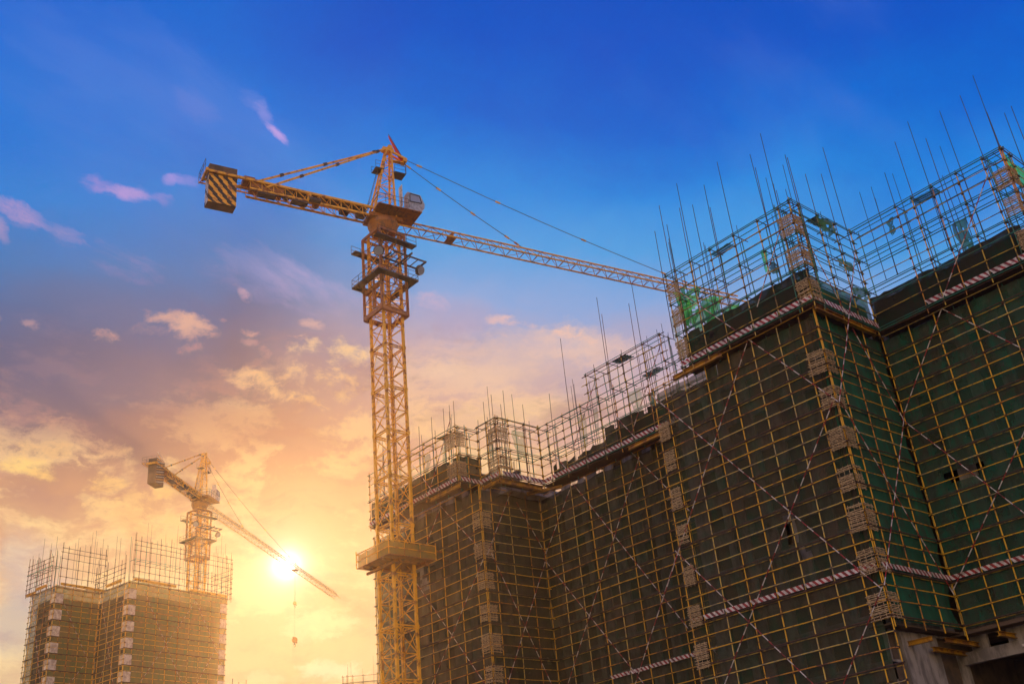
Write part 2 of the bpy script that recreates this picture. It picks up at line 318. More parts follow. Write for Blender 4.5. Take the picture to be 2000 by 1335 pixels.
def fnoise(x, y, z): return mnoise.noise(Vector((x, y, z)))
def net_mesh(F, a0, a1, z0, z1, d, storey=2.96, zref=35.65, holes=(), ragged=0.0, amp=0.34, step=0.42):
    mb = MB(); na = max(2, int((a1 - a0) / step)); nz = max(2, int((z1 - z0) / 0.42)); ids = {}
    for i in range(na + 1):
        a = a0 + (a1 - a0) * i / na
        for j in range(nz + 1):
            z = z0 + (z1 - z0) * j / nz
            if ragged and j == nz: z += ragged * (fnoise(a * 0.9, 3.3, z) + 0.5 * fnoise(a * 3.1, 1.3, z))
            ph = ((z - zref) / storey) % 1.0
            bel = math.sin(math.pi * ph)
            off = amp * bel * (0.35 + 0.9 * fnoise(a * 0.45 + F.O.x, z * 0.12, 1.7)) + 0.07 * fnoise(a * 1.3, z * 0.9, F.O.y)
            off += 0.10 * max(0, math.sin(a * 1.7 + z * 1.1 + 3 * fnoise(a * .3, z * .3, 5))) * bel * bel
            ids[i, j] = len(mb.v); mb.v.append(F.P(a, d - 0.12 - abs(off), z))
    for i in range(na):
        for j in range(nz):
            ac = a0 + (a1 - a0) * (i + .5) / na; zc = z0 + (z1 - z0) * (j + .5) / nz
            if any(((ac - h[0]) / h[2]) ** 2 + ((zc - h[1]) / h[3]) ** 2 < 1 for h in holes): continue
            if ragged and j >= nz - 1 and fnoise(ac * 2.6, zc * 1.3, 9.1) > 0.42: continue
            mb.f.append((ids[i, j], ids[i + 1, j], ids[i + 1, j + 1], ids[i, j + 1])); mb.m.append(0)
    return mb
def stripe_board(F, a0, a1, z0, h, d, par, pitch=0.48):
    """diagonal red and white boards tied outside the standards"""
    mb = MB(); k = 0; t = 0.03; sl = h * 0.9; x = a0 - sl
    def cl(v): return min(max(v, a0), a1)
    while x < a1:
        xe = x + pitch / 2
        if xe > a0:
            b0, b1, t0, t1 = cl(x + sl), cl(xe + sl), cl(x), cl(xe)
            if b1 - b0 > 0.005 or t1 - t0 > 0.005:
                p = [F.P(b0, d, z0), F.P(b1, d, z0), F.P(t1, d, z0 + h), F.P(t0, d, z0 + h)]
                q = [v - F.n * t for v in p]
                mb.hexa(q + p, m=k % 2)
        x = xe; k += 1
    return mb.build('striped_board', [REDP, WHT], par)
def brace(p, q, par, r=0.037, seg=0.62):
    mb = MB(); p = Vector(p); q = Vector(q); L = (q - p).length; n_ = max(2, int(L / seg)); k0 = random.randint(0, 1)
    for i in range(n_): mb.tube(p.lerp(q, i / n_), p.lerp(q, (i + 1) / n_), r, 6, (i + k0) % 2)
    return mb.build('brace', [REDP, WHT], par)

def scaffold(name_label, F, cols, rows, zb, zt, ledger_rows=(), inner=0.0, net=None, strips=(), braces=(), tips=(), tops=None, pr=0.043, lr=0.036,
             mats_=(None, None), overrun=0.35, coup=True, deck=None, transom_rows=(), cat='scaffold', cr=0.075, topext=0.25, ledgermat=None):
    """cols: positions of standards along the face; rows: ledger heights"""
    ym, dm = mats_[0] or YEL, mats_[1] or YELD
    a0, a1 = cols[0], cols[-1]
    root = thing('scaffold', name_label, cat, F.P((a0 + a1) / 2, 0, 0) * 1.0)
    def tubem(m): return random.choice((m, m, m, YELR, YELP)) if m in (YEL, YELD) else m
    for c in cols:
        top = zt + topext * random.random()
        MB().tube(F.P(c + J(.03), 0.05, zb), F.P(c + J(.07), 0.05 + J(.05), top), pr * random.uniform(.85, 1.15), 7).build('standard', tubem(ym), root)
    for (a, z, d) in tips:
        MB().tube(F.P(a, d, max(zb, zt - 6)), F.P(a + J(.12), d + J(.1), z), 0.034, 6, 0, 0.026).build('standard', DARK if d >= 0 else RUST, root)
    if inner and tips:
        for q in range(int((a1 - a0) / 1.5)):
            a = random.uniform(a0, a1)
            MB().tube(F.P(a, -inner, zt - 5), F.P(a + J(.15), -inner + J(.1), zt + random.uniform(.6, 4.5)), 0.03, 5, 0, .022).build('standard', DARK, root)
    for z in rows:
        o0, o1 = (overrun * random.random(), overrun * random.random())
        main = any(abs(z - y) < 0.05 for y in ledger_rows)
        lm = MB(); xs = [a0 - o0]
        while xs[-1] < a1 + o1 - .1: xs.append(min(xs[-1] + random.uniform(4.5, 6.2), a1 + o1))
        zz = [z + J(.05) for _ in xs]; rr_ = lr * (1.15 if main else 1) * random.uniform(.85, 1.15)
        for q in range(len(xs) - 1):
            ov = random.uniform(.1, .45) if q < len(xs) - 2 else 0
            lm.tube(F.P(xs[q], 0.13 + .05 * (q % 2), zz[q]), F.P(xs[q + 1] + ov, 0.13 + .05 * (q % 2), zz[q + 1]), rr_, 6)
        lm.build('ledger', ((GRNP if inner and ledgermat else RUST) if main else (random.choice((ledgermat, GRNP)) if ledgermat is YELD else (ledgermat or tubem(ym)))), root)
        if main and inner == 0:
            MB().tube(F.P(a0, -0.02, z - .09), F.P(a1, -0.02, z - .09), lr, 6).build('ledger', dm, root)
    if coup:
        cm = MB()
        for c in cols:
            for z in rows:
                cm.beam(F.P(c, 0.09, z - cr), F.P(c, 0.09, z + cr), cr * 1.7, 0.17)
        tag(cm.build('coupler', RUST, root), kind='stuff' if len(cols) * len(rows) > 1 else None)
    if inner:
        for c in cols:
            MB().tube(F.P(c + J(.15), -inner, zb), F.P(c + J(.15), -inner, zt + topext * random.random()), pr * .9, 6).build('standard', GRNP, root)
        for z in rows:
            if any(abs(z - y) < .05 for y in ledger_rows) or (ledgermat is YELD and random.random() < .4):
                MB().tube(F.P(a0 - .2, -inner - .06, z + J(.05)), F.P(a1 + .2, -inner - .06, z + J(.05)), lr * .9, 6).build('ledger', GRNP, root)
        for z in ledger_rows:
            MB().tube(F.P(a0 - .1, 0.2, z + .14), F.P(a1 + .2, 0.2, z + .14), lr * .9, 6).build('ledger', GRNP, root)
            MB().tube(F.P(a0 - .1, -inner * 0.5, z + .06), F.P(a1 + .1, -inner * .5, z + .06), lr * .9, 6).build('ledger', GRNP, root)
        for z in ledger_rows:
            for c in cols:
                MB().tube(F.P(c + .08, 0.3 + J(.1), z + .05), F.P(c + .08, -inner - .35 + J(.2), z + .05), lr, 6).build('transom', dm, root)
    if net:
        for (x0, x1, z0, z1, m, kw) in net:
            net_mesh(F, x0, x1, z0, z1, 0.0, **kw).build('safety_net', m, root, smooth=True)
    for (x0, x1, z0, h) in strips:
        cs = [x0] + [c for c in cols if x0 + .3 < c < x1 - .3] + [x1]
        for p, q in zip(cs[:-1], cs[1:]): stripe_board(F, p + .03, q - .03, z0 + J(.02), h, 0.235, root)
    for (x0, z0, x1, z1) in braces:
        brace(F.P(x0, .24, z0), F.P(x1, .24, z1), root)
    if deck:
        for (x0, x1, z, din) in deck:
            dk = MB(); L = x1 - x0; k = max(1, int(L / 1.2))
            for i in range(k):
                dk.beam(F.P(x0 + L * i / k + .02, 0.05 - din / 2, z + J(.015)), F.P(x0 + L * (i + 1) / k - .02, 0.05 - din / 2, z + J(.015)), din, 0.06)
            dk.build('deck', RUST, root)
    return root

ST = 2.965
mains = [35.65 - ST * k for k in range(0, 12)]
def rows_low(zb): return [37.22] + [round(35.65 - ST / 3 * k, 3) for k in range(0, 33) if 35.65 - ST / 3 * k > zb]
def cols_between(a, b, sp=2.36, corner=1.25, cs=True, ce=True):
    out = [a]; x = a + (corner if cs else sp)
    end = b - (corner if ce else 0.0)
    k = max(1, round((end - x) / sp))
    out += [x + (end - x) * i / k for i in range(k + 1)]
    if ce: out.append(b)
    return out
# ---- faces of the near building (lower lifts)
Fw = Face((-50.6, 62.6), (1, 0)); Fr = Face((-34.65, 62.6), (0, 1)); Fx = Face((-34.65, 71.6), (1, 0))
Fm = Face((-75.0, 71.6), (1, 0)); Fl = Face((-93.4, 63.6), (1, 0)); Fn = Face((-75.0, 63.6), (0, 1))
def sh(F, L): return [((a - F.O.x) if abs(F.u.x) > .5 else (a - F.O.y), z, (b - F.O.x) if abs(F.u.x) > .5 else (b - F.O.y), y) for a, z, b, y in L]
BR = {
'wingL': [(-41.29, 38.39, -34.41, 29.62), (-50.99, 37.17, -34.74, 16.63), (-50.87, 23.65, -41.2, 11.91), (-39.5, 38.53, -55.24, 17.13), (-34.8, 29.73, -48.4, 13.26), (-34.61, 16.69, -38.98, 11.49)],
'wretU': [(62.32, 44.39, 65.97, 37.4), (70.05, 44.24, 64.32, 33.73)],
'wretL': [(67.19, 36.75, 71.16, 30.1), (65.07, 34.11, 62.53, 29.63), (71.12, 30.01, 62.31, 16.75), (62.73, 29.68, 71.22, 16.97)],
'rightU': [(-22.5, 45.27, -28.61, 37.52)],
'rightL': [(-29.27, 37.15, -34.63, 30.25), (-29.25, 37.19, -18.0, 23.7), (-34.63, 30.25, -27.95, 20.61), (-22.0, 31.0, -34.45, 17.3)],
'midU': [(-54.26, 45.73, -59.7, 38.33), (-63.48, 45.06, -67.62, 39.41), (-61.41, 40.67, -59.32, 37.62), (-70.42, 40.26, -68.41, 37.37)],
'midL': [(-69.93, 37.3, -58.21, 20.07), (-70.22, 36.47, -75.04, 30.7), (-75.02, 30.8, -63.0, 15.2), (-60.61, 36.54, -74.2, 17.4), (-61.41, 37.2, -55.0, 28.6), (-57.85, 26.78, -66.0, 15.5), (-56.5, 18.6, -53.0, 13.6)],
'lretL': [(67.58, 37.2, 63.8, 30.22), (68.19, 36.13, 71.41, 31.29), (64.32, 30.44, 70.9, 17.6), (71.28, 30.38, 64.6, 17.6)],
'lbL': [(-85.76, 30.33, -75.6, 18.0), (-74.92, 29.74, -84.5, 19.4), (-81.09, 37.1, -75.1, 30.65), (-80.95, 36.85, -84.47, 32.91)],
'lbU': [(-82.36, 41.49, -79.65, 37.96), (-75.5, 44.6, -80.62, 36.9)],
'wingU': [(-45.84, 44.32, -40.92, 38.06), (-35.04, 44.35, -38.65, 39.08)]}
lowtop = 36.95
cw = [0, 1.28, 3.3, 5.63, 7.98, 10.28, 12.62, 14.66, 15.95]
scaffold('tall yellow scaffold over dusty net, front of the right wing, below the upper boards', Fw, cw, rows_low(10.8), 9.6, 37.3, mains,
         net=[(0, 15.2, 9.6, 15.0, NETB, {}), (0.0, 15.95, 15.0, lowtop, NETB, dict(holes=((9.9, 22.3, .5, 1.15), (10.6, 20.4, .45, .5), (1.2, 26.7, .55, .5), (13.6, 13.4, 1.1, .9))))],
         strips=[(0.05, 15.95, 17.98, .34)], braces=sh(Fw, BR['wingL']))
scaffold('narrow scaffold with green net on the right-facing return of the near right wing', Fr, [0.12, 1.4, 3.85, 6.3, 9.0], [z for z in rows_low(14.5)], 14.2, 37.3, mains,
         net=[(0, 9.0, 14.7, lowtop, NETG, dict(amp=.34))], strips=[(0.05, 9.0, 17.98, .34)], braces=sh(Fr, BR['wretL']))
scaffold('scaffold over dark green net on the recessed wall at the right edge', Fx, [0.15, 2.47, 4.6, 7.3, 9.65, 12.0, 14.35, 16.7, 19.0], rows_low(14.5), 13.9, 37.3, mains,
         net=[(0, 19, 14.7, lowtop, NETM, dict(amp=.4, holes=((3.2, 25.0, 1.6, .33), (6.4, 13.9, .3, .3))))], strips=[(0.1, 19, 17.98, .34)], braces=sh(Fx, BR['rightL']))
scaffold('wide scaffold with brown dusty net on the recessed wall between the two wings', Fm, [0.12, 2.4, 4.75, 7.1, 9.45, 11.8, 14.15, 16.5, 18.85, 21.2, 23.5, 25.6], rows_low(12.8), 12, 37.3, mains,
         net=[(0, 25.7, 12, lowtop, NETB, dict(holes=((24.6, 24.4, .5, .45),)))], strips=[(7.0, 25, 17.7, .32)], braces=sh(Fm, BR['midL']))
scaffold('scaffold with brown net on the front of the far left block, behind the crane mast', Fl, [0.1, 2.5, 4.9, 7.3, 9.7, 12.1, 14.7, 17.2, 18.4], rows_low(14.8), 14, 37.3, mains,
         net=[(0, 18.4, 14, lowtop, NETB, dict(holes=((7.2, 31.4, 1.5, .8), (8.6, 29.9, .8, .6))))], strips=[(16.8, 18.4, 17.75, .32)], braces=sh(Fl, BR['lbL']))
scaffold('narrow scaffold with brown green net on the right-facing return of the far left block', Fn, [0.12, 1.35, 3.7, 6.0, 8.0], rows_low(14.8), 14, 37.3, mains,
         net=[(0, 8.0, 14, lowtop, NETB, dict(amp=.3))], strips=[(0.05, 2.4, 17.75, .32)], braces=sh(Fn, BR['lretL']))
# left end of the far left block: only its edge shows beside the mast
Fe = Face((-93.4, 75.6), (0, -1))
scaffold('edge-on scaffold at the outer left end of the far left block', Fe, [0.1, 2.5, 5, 7.5, 9.9, 11.95], rows_low(14.8), 14, 37.3, mains, net=[(0, 12, 14, lowtop, NETB, {})], coup=False)

# ---- upper lifts
um = [37.42, 40.3, 43.2, 46.0]
ur = [37.42, 38.2, 39.3, 40.3, 41.25, 42.15, 43.2, 44.15, 45.05, 46.0]
Uw = Face((-46.8, 62.0), (1, 0)); Ur = Face((-34.2, 62.0), (0, 1)); Ux = Face((-34.3, 70.8), (1, 0)); Um = Face((-72.4, 70.0), (1, 0))
Ul = Face((-90.9, 61.5), (1, 0)); Ul2 = Face((-75.4, 61.5), (0, 1)); Ul3 = Face((-75.4, 64.3), (1, 0)); Ul4 = Face((-72.4, 64.3), (0, 1))
TIP = {
'wing': [(-47.0, 50.67), (-46.83, 53.77), (-45.61, 50.57), (-45.69, 48.94), (-44.89, 52.32), (-43.79, 53.87), (-42.62, 50.83), (-41.85, 50.67), (-41.22, 52.09), (-39.39, 53.25), (-36.94, 51.62), (-36.17, 52.0), (-34.97, 53.28), (-33.8, 50.67)],
'wret': [(63.41, 51.28), (67.9, 51.97), (70.23, 55.09), (70.6, 53.0)],
'right': [(-30.0, 50.0), (-28.87, 52.93), (-26.95, 53.16), (-26.54, 51.65), (-24.35, 52.4), (-22.88, 53.54), (-21.35, 53.69), (-21.56, 50.78), (-20.2, 49.17), (-19.86, 50.24)],
'mid': [(-67.55, 51.88), (-62.56, 52.76), (-61.74, 53.98), (-58.74, 52.18), (-56.98, 53.22), (-68.68, 46.92), (-70.28, 46.71), (-65.33, 46.43), (-63.5, 47.13), (-57.6, 47.35), (-56.43, 45.49), (-54.65, 46.76), (-59.72, 47.09), (-70.9, 44.35)],
'lb': [(-81.43, 45.58), (-80.74, 46.59), (-77.1, 45.93), (-76.81, 46.92), (-78.76, 44.1), (-85.0, 45.2), (-88.0, 44.7)],
'notch': [(-75.26, 44.48), (-73.73, 46.94), (-73.96, 46.01), (-72.5, 43.87)],
'nret': [(65.54, 46.89), (66.03, 45.9), (67.84, 43.48), (69.08, 46.58)]}
def tip(F, L, d=(0.05,)): return [((a - F.O.x) if abs(F.u.x) > .5 else (a - F.O.y), z, d[i % len(d)]) for i, (a, z) in enumerate(L)]
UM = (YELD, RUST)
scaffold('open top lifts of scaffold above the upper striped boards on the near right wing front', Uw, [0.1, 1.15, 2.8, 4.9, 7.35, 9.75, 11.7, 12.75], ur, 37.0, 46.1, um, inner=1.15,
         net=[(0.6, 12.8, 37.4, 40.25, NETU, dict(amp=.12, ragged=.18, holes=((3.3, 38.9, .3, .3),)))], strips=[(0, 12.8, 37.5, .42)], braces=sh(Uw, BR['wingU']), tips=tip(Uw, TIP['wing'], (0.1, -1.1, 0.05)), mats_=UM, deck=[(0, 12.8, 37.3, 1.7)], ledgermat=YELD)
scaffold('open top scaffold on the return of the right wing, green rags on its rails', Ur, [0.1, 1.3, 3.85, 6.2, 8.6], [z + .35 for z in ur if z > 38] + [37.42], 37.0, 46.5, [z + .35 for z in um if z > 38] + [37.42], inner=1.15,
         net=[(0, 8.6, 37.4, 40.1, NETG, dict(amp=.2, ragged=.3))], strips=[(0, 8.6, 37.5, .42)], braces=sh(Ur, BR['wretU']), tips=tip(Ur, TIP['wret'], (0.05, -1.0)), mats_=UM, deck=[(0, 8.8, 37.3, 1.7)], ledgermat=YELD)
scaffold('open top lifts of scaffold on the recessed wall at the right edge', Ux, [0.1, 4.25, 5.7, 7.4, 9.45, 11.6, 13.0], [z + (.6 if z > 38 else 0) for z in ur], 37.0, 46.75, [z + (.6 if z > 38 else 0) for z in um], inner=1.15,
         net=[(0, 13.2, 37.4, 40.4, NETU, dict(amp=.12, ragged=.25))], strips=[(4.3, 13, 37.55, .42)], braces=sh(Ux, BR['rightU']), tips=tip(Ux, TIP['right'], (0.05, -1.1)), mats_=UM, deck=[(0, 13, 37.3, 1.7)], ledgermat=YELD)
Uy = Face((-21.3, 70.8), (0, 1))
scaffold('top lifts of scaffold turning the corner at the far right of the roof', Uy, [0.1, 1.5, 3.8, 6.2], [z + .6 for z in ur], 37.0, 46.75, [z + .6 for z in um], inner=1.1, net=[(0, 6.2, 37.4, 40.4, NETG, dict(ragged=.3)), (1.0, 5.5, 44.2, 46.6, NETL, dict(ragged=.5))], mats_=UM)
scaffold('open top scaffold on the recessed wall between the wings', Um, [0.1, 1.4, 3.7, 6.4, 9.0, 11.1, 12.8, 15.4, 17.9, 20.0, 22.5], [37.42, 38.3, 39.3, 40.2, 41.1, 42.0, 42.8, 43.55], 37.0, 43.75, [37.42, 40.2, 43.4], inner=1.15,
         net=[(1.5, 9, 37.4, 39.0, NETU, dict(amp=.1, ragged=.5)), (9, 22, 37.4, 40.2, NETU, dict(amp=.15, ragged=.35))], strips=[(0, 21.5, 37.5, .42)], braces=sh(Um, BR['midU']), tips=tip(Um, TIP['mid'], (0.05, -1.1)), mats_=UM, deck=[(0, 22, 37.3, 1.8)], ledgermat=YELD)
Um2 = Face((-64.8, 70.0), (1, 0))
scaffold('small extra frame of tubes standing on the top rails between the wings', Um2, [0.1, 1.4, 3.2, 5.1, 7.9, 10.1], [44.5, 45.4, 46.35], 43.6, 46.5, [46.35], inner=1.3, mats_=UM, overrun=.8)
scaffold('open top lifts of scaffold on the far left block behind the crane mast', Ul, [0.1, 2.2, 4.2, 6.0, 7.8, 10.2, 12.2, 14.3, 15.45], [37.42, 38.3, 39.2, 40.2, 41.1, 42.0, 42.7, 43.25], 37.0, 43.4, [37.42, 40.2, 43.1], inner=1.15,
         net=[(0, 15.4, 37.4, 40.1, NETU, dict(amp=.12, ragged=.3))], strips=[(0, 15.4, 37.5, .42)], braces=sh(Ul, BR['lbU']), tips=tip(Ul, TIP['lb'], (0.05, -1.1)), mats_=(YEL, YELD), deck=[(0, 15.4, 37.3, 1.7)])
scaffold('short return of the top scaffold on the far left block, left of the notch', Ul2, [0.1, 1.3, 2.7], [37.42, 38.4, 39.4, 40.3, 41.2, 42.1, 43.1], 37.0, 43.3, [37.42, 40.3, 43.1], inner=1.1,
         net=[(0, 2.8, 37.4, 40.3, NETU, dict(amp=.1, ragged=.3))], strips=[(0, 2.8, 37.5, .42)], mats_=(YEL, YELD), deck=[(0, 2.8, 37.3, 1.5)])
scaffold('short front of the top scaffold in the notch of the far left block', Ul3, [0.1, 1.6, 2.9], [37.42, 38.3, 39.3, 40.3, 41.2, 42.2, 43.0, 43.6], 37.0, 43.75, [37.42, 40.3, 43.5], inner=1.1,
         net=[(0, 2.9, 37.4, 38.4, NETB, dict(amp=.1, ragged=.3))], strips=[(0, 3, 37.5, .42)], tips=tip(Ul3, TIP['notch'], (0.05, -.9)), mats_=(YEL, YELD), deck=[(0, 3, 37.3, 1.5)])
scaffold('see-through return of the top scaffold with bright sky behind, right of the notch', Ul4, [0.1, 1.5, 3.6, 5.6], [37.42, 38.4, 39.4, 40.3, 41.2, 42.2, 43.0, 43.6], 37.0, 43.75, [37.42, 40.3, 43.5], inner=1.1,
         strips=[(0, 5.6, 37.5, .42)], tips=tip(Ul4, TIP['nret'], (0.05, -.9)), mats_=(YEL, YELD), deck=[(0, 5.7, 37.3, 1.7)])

# ------------------------------------------------------------------ concrete body of the near building
bld = thing('apartment_building', 'unfinished concrete apartment building wrapped in scaffold and dark netting, filling the right side', 'building', (-60, 75, 0))
def wall_face(F, a0, a1, z0, z1, d, par, storey=ST, zref=35.65, t=.25, m=CONC, pier=1.1, open_=1.4):
    mb = MB(); a = a0; nrm = F.n
    ztop = z1; cells = []
    k = int((zref - z0) / storey) + 1
    lv = [zref - storey * i for i in range(-2, k + 1)]
    # spandrels
    for z in lv:
        if z < z1 and z > z0 - 1: mb.beam(F.P(a0, d, min(z - .05, z1 - .5)), F.P(a1, d, min(z - .05, z1 - .5)), t, 1.1)
    x = a0; i = 0
    while x < a1 - .2:
        wd = pier * (1 + .5 * fnoise(x, F.O.x, 0)); x1 = min(x + wd, a1)
        mb.beam(F.P((x + x1) / 2, d + .003, z0), F.P((x + x1) / 2, d + .003, z1), x1 - x, t - .01, up=tuple(F.n))
        x = x1 + open_
    mb.build('wall', m, par)
    sl = MB()
    for z in lv:
        if z0 < z < z1: sl.beam(F.P(a0 - .1, d - 2.5, z + .56), F.P(a1 + .05, d - 2.5, z + .56), 5.35, .16)
    sl.build('floor_slab', CONC, par)
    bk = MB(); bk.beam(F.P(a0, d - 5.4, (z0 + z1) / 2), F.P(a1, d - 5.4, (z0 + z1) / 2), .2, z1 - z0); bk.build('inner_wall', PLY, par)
wall_face(Fw, 4.6, 14.5, 0, 40.9, -1.45, bld); wall_face(Fw, .9, 4.3, 0, 36.6, -1.45, bld)
wall_face(Face((-34.65, 64.15), (0, 1)), 0.0, 8.9, 14.6, 40.9, -1.45, bld)
wall_face(Fx, -.4, 12.2, 13.4, 41.0, -1.45, bld); wall_face(Fx, 12.5, 22, 13.4, 36.6, -1.45, bld)
wall_face(Fm, -.3, 5.2, 0, 37.9, -1.45, bld); wall_face(Fm, 5.6, 26, 0, 39.3, -1.45, bld)
wall_face(Fl, 1.0, 17.0, 0, 40.6, -1.45, bld)
wall_face(Face((-75.0, 65.2), (0, 1)), 0.0, 8.0, 0, 38.2, -1.45, bld)
wall_face(Face((-93.4, 75.6), (0, -1)), 0.0, 10.6, 0, 38.0, -1.45, bld)
# edge formwork of the top storey, just inside the upper nets
for (a, b, z1) in (((-46.2, 62.75), (-35.0, 62.75), 39.95), ((-34.85, 62.8), (-34.85, 70.9), 39.8), ((-34.0, 71.5), (-21.8, 71.5), 40.1), ((-62.5, 70.7), (-47.2, 70.7), 39.7), ((-90.2, 62.2), (-76.2, 62.2), 39.7), ((-22.0, 71.6), (-22.0, 77), 40.0)):
    fp = MB().beam((a[0], a[1], (37.5 + z1) / 2), (b[0], b[1], (37.5 + z1) / 2), .06, z1 - 37.5); fp.build('edge_formwork', PLY, bld)
# solid stair cores and party walls fill the middle of the block
co = MB()
for (x0, x1, y0, y1, z0, z1) in [(-46.0, -36.5, 65.6, 90, 0, 39.4), (-49.3, -46.1, 65.6, 90, 0, 36.8), (-36.0, -22.3, 77.5, 90, 13.5, 39.5), (-22.2, -12.7, 77.5, 90, 13.5, 36.5), (-36.6, -36.3, 64.6, 78, 0, 39.4), (-75.5, -49.0, 75.0, 90, 0, 38.6), (-92.0, -77.0, 66.8, 88, 0, 38.6), (-77.1, -75.7, 67.2, 80, 0, 37.0), (-49.6, -49.35, 64.2, 76, 0, 36.8)]:
    co.beam(((x0 + x1) / 2, y0, (z0 + z1) / 2), ((x0 + x1) / 2, y1, (z0 + z1) / 2), x1 - x0, z1 - z0)
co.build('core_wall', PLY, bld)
# roof slabs
rf = MB()
for (x0, x1, y0, y1, z) in [(-46.1, -36.2, 64.2, 80, 39.6), (-36.2, -22.9, 73.2, 84, 39.7), (-60, -50, 73.2, 84, 39.0), (-76, -60, 73.2, 84, 37.4), (-91.9, -76.6, 65.2, 80, 39.0), (-76.6, -74.2, 67, 73, 37.2)]:
    rf.beam(((x0 + x1) / 2, y0, z), ((x0 + x1) / 2, y1, z), x1 - x0, .25)
rf.build('roof_slab', CONC, bld)
# bare concrete foot of the right wing, below the netting
ft = MB()
ft.beam((-36.1, 67.6, 0), (-36.1, 67.6, 14.35), .5, 4.6, up=(0, 1, 0))
ft.build('board_marked_wall', CONC, bld)
bm = MB(); bm.beam((-38.5, 73.1, 12.98), (-12, 73.1, 12.98), .5, .8); bm.build('beam', CONC, bld)
for x in (-36.3, -29.0, -22.0):
    MB().beam((x, 73.2, 0), (x, 73.2, 12.57), .9, .7, up=(0, 1, 0)).build('column', CONC, bld)
MB().beam((-31.5, 72.7, 13.0), (-24, 72.7, 13.05), .12, .16).build('pipe', WHT, bld)
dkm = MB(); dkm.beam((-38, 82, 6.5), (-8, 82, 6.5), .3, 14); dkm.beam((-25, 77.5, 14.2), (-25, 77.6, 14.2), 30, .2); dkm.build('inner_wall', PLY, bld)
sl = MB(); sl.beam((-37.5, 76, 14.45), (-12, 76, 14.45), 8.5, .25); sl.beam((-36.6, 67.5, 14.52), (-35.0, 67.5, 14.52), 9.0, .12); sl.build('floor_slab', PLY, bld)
# cantilever steel beams
BG = 'yellow steel beams carrying the scaffolds'
def steel(a, b, label, w_=.3, h=.32):
    o = MB().ibeam(Vector(a) - Vector(a), Vector(b) - Vector(a), w_, h); ob = o.build('steel_beam', BMY, None, origin=None); ob.location = a
    tag(ob, label, 'beam', BG)
steel((-37.0, 66.0, 13.6), (-34.2, 66.15, 13.6), 'short yellow beam sticking out to the right under the green net of the right wing', .28, .3)
steel((-35.4, 68.2, 13.3), (-35.6, 73.2, 13.3), 'lower of two long yellow beams under the inner net corner, bottom right', .3, .3)
steel((-34.45, 68.3, 13.7), (-34.55, 73.2, 13.7), 'upper of two long yellow beams under the inner net corner, bottom right', .3, .3)
steel((-31.85, 70.5, 13.7), (-31.9, 73.0, 13.7), 'rightmost yellow beam under the netting, above the concrete lintel', .3, .3)
steel((-47.9, 62.05, 37.02), (-42.9, 62.1, 37.02), 'bright yellow beam under the left end of the upper striped boards on the right wing', .3, .34)
steel((-34.25, 62.2, 37.05), (-34.25, 70.3, 37.05), 'long orange beam under the striped boards on the return of the right wing', .34, .36)
steel((-80.1, 61.45, 37.0), (-75.25, 61.45, 37.0), 'yellow beam under the striped boards left of the notch on the far left block', .3, .34)
steel((-72.55, 64.3, 37.0), (-72.5, 69.8, 37.0), 'thick orange beam under the striped boards right of the notch', .34, .4)
steel((-75.0, 64.2, 37.02), (-72.6, 64.2, 37.02), 'short orange beam under the striped boards inside the notch', .3, .3)
steel((-74.2, 69.2, 36.98), (-70.9, 71.0, 36.98), 'slanting orange beam under the inner corner right of the notch', .3, .3)
steel((-60.5, 69.9, 37.02), (-55.2, 69.9, 37.02), 'yellow beam under the striped boards of the recessed wall between the wings', .3, .34)

# ------------------------------------------------------------------ wicker mats at the corners
def mat_mesh(wl, wr, h, seed, dbl=True):
    """corner mat: woven rods wrapped round a corner at the origin; u=-x side and +y side"""
    rnd = random.Random(seed); mb = MB(); n_ = int(h / 0.115); tr_ = rnd.uniform(0.0, .16)
    for i in range(n_):
        z = (i + .5) * h / n_ + rnd.uniform(-.025, .025)
        if rnd.random() < .07: continue
        for side in (0, 1):
            W = wl if side == 0 else wr
            if W <= 0: continue
            segs = 4; e0 = rnd.uniform(-.14, .06); pts = []
            for k in range(segs + 1):
                s = W * k / segs + (e0 if k == segs else 0); d = .06 + .035 * ((k + i) % 2) + rnd.uniform(-.008, .008)
                zz = z + rnd.uniform(-.018, .018)
                pts.append(Vector((-s, -d, zz)) if side == 0 else Vector((d, s, zz)))
            for p, q in zip(pts[:-1], pts[1:]): mb.tube(p, q, .040, 5, cap=False)
    for side in (0, 1):
        W = wl if side == 0 else wr
        if W <= 0: continue
        for k in range(3):
            s = W * (k + .5) / 3; mb.tube(Vector((-s, -.075, -.04)) if side == 0 else Vector((.075, s, -.04)), Vector((-s, -.075, h + .05)) if side == 0 else Vector((.075, s, h + .05)), .02, 4)
    return mb
MATG = 'wicker mats tied round the scaffold corners'
protos = {}
def put_mats(x, y, zs, wl, wr, where, h=1.8):
    names = ['topmost', 'second', 'third', 'fourth', 'fifth', 'sixth', 'seventh', 'eighth']
    for i, z in enumerate(zs):
        key = (round(wl, 2), round(wr, 2), h, i % 5)
        if key not in protos:
            o = mat_mesh(wl, wr, h, i * 7 + int(wl * 10)).build('wicker_mat', WICK); protos[key] = o
        else:
            o = protos[key].copy(); col.objects.link(o)
        o.location = (x + J(.04), y + J(.04), z + J(.10)); o.rotation_euler = (R(J(1.2)), R(J(2.6)), R(J(2.5))); o.scale = (random.uniform(.86, 1.1), random.uniform(.86, 1.1), random.uniform(.86, 1.04))
        tag(o, 'frayed wicker mat, %s from top %s' % (names[i], where), 'mat', MATG)
put_mats(-34.58, 62.42, [32.1, 29.35, 26.4, 23.4, 20.45, 17.75, 14.78], 1.3, 1.25, 'down the near corner of the right wing')
put_mats(-33.98, 61.82, [43.3, 40.4, 37.6], 1.25, 1.2, 'above the boards, near corner of the right wing', 1.75)
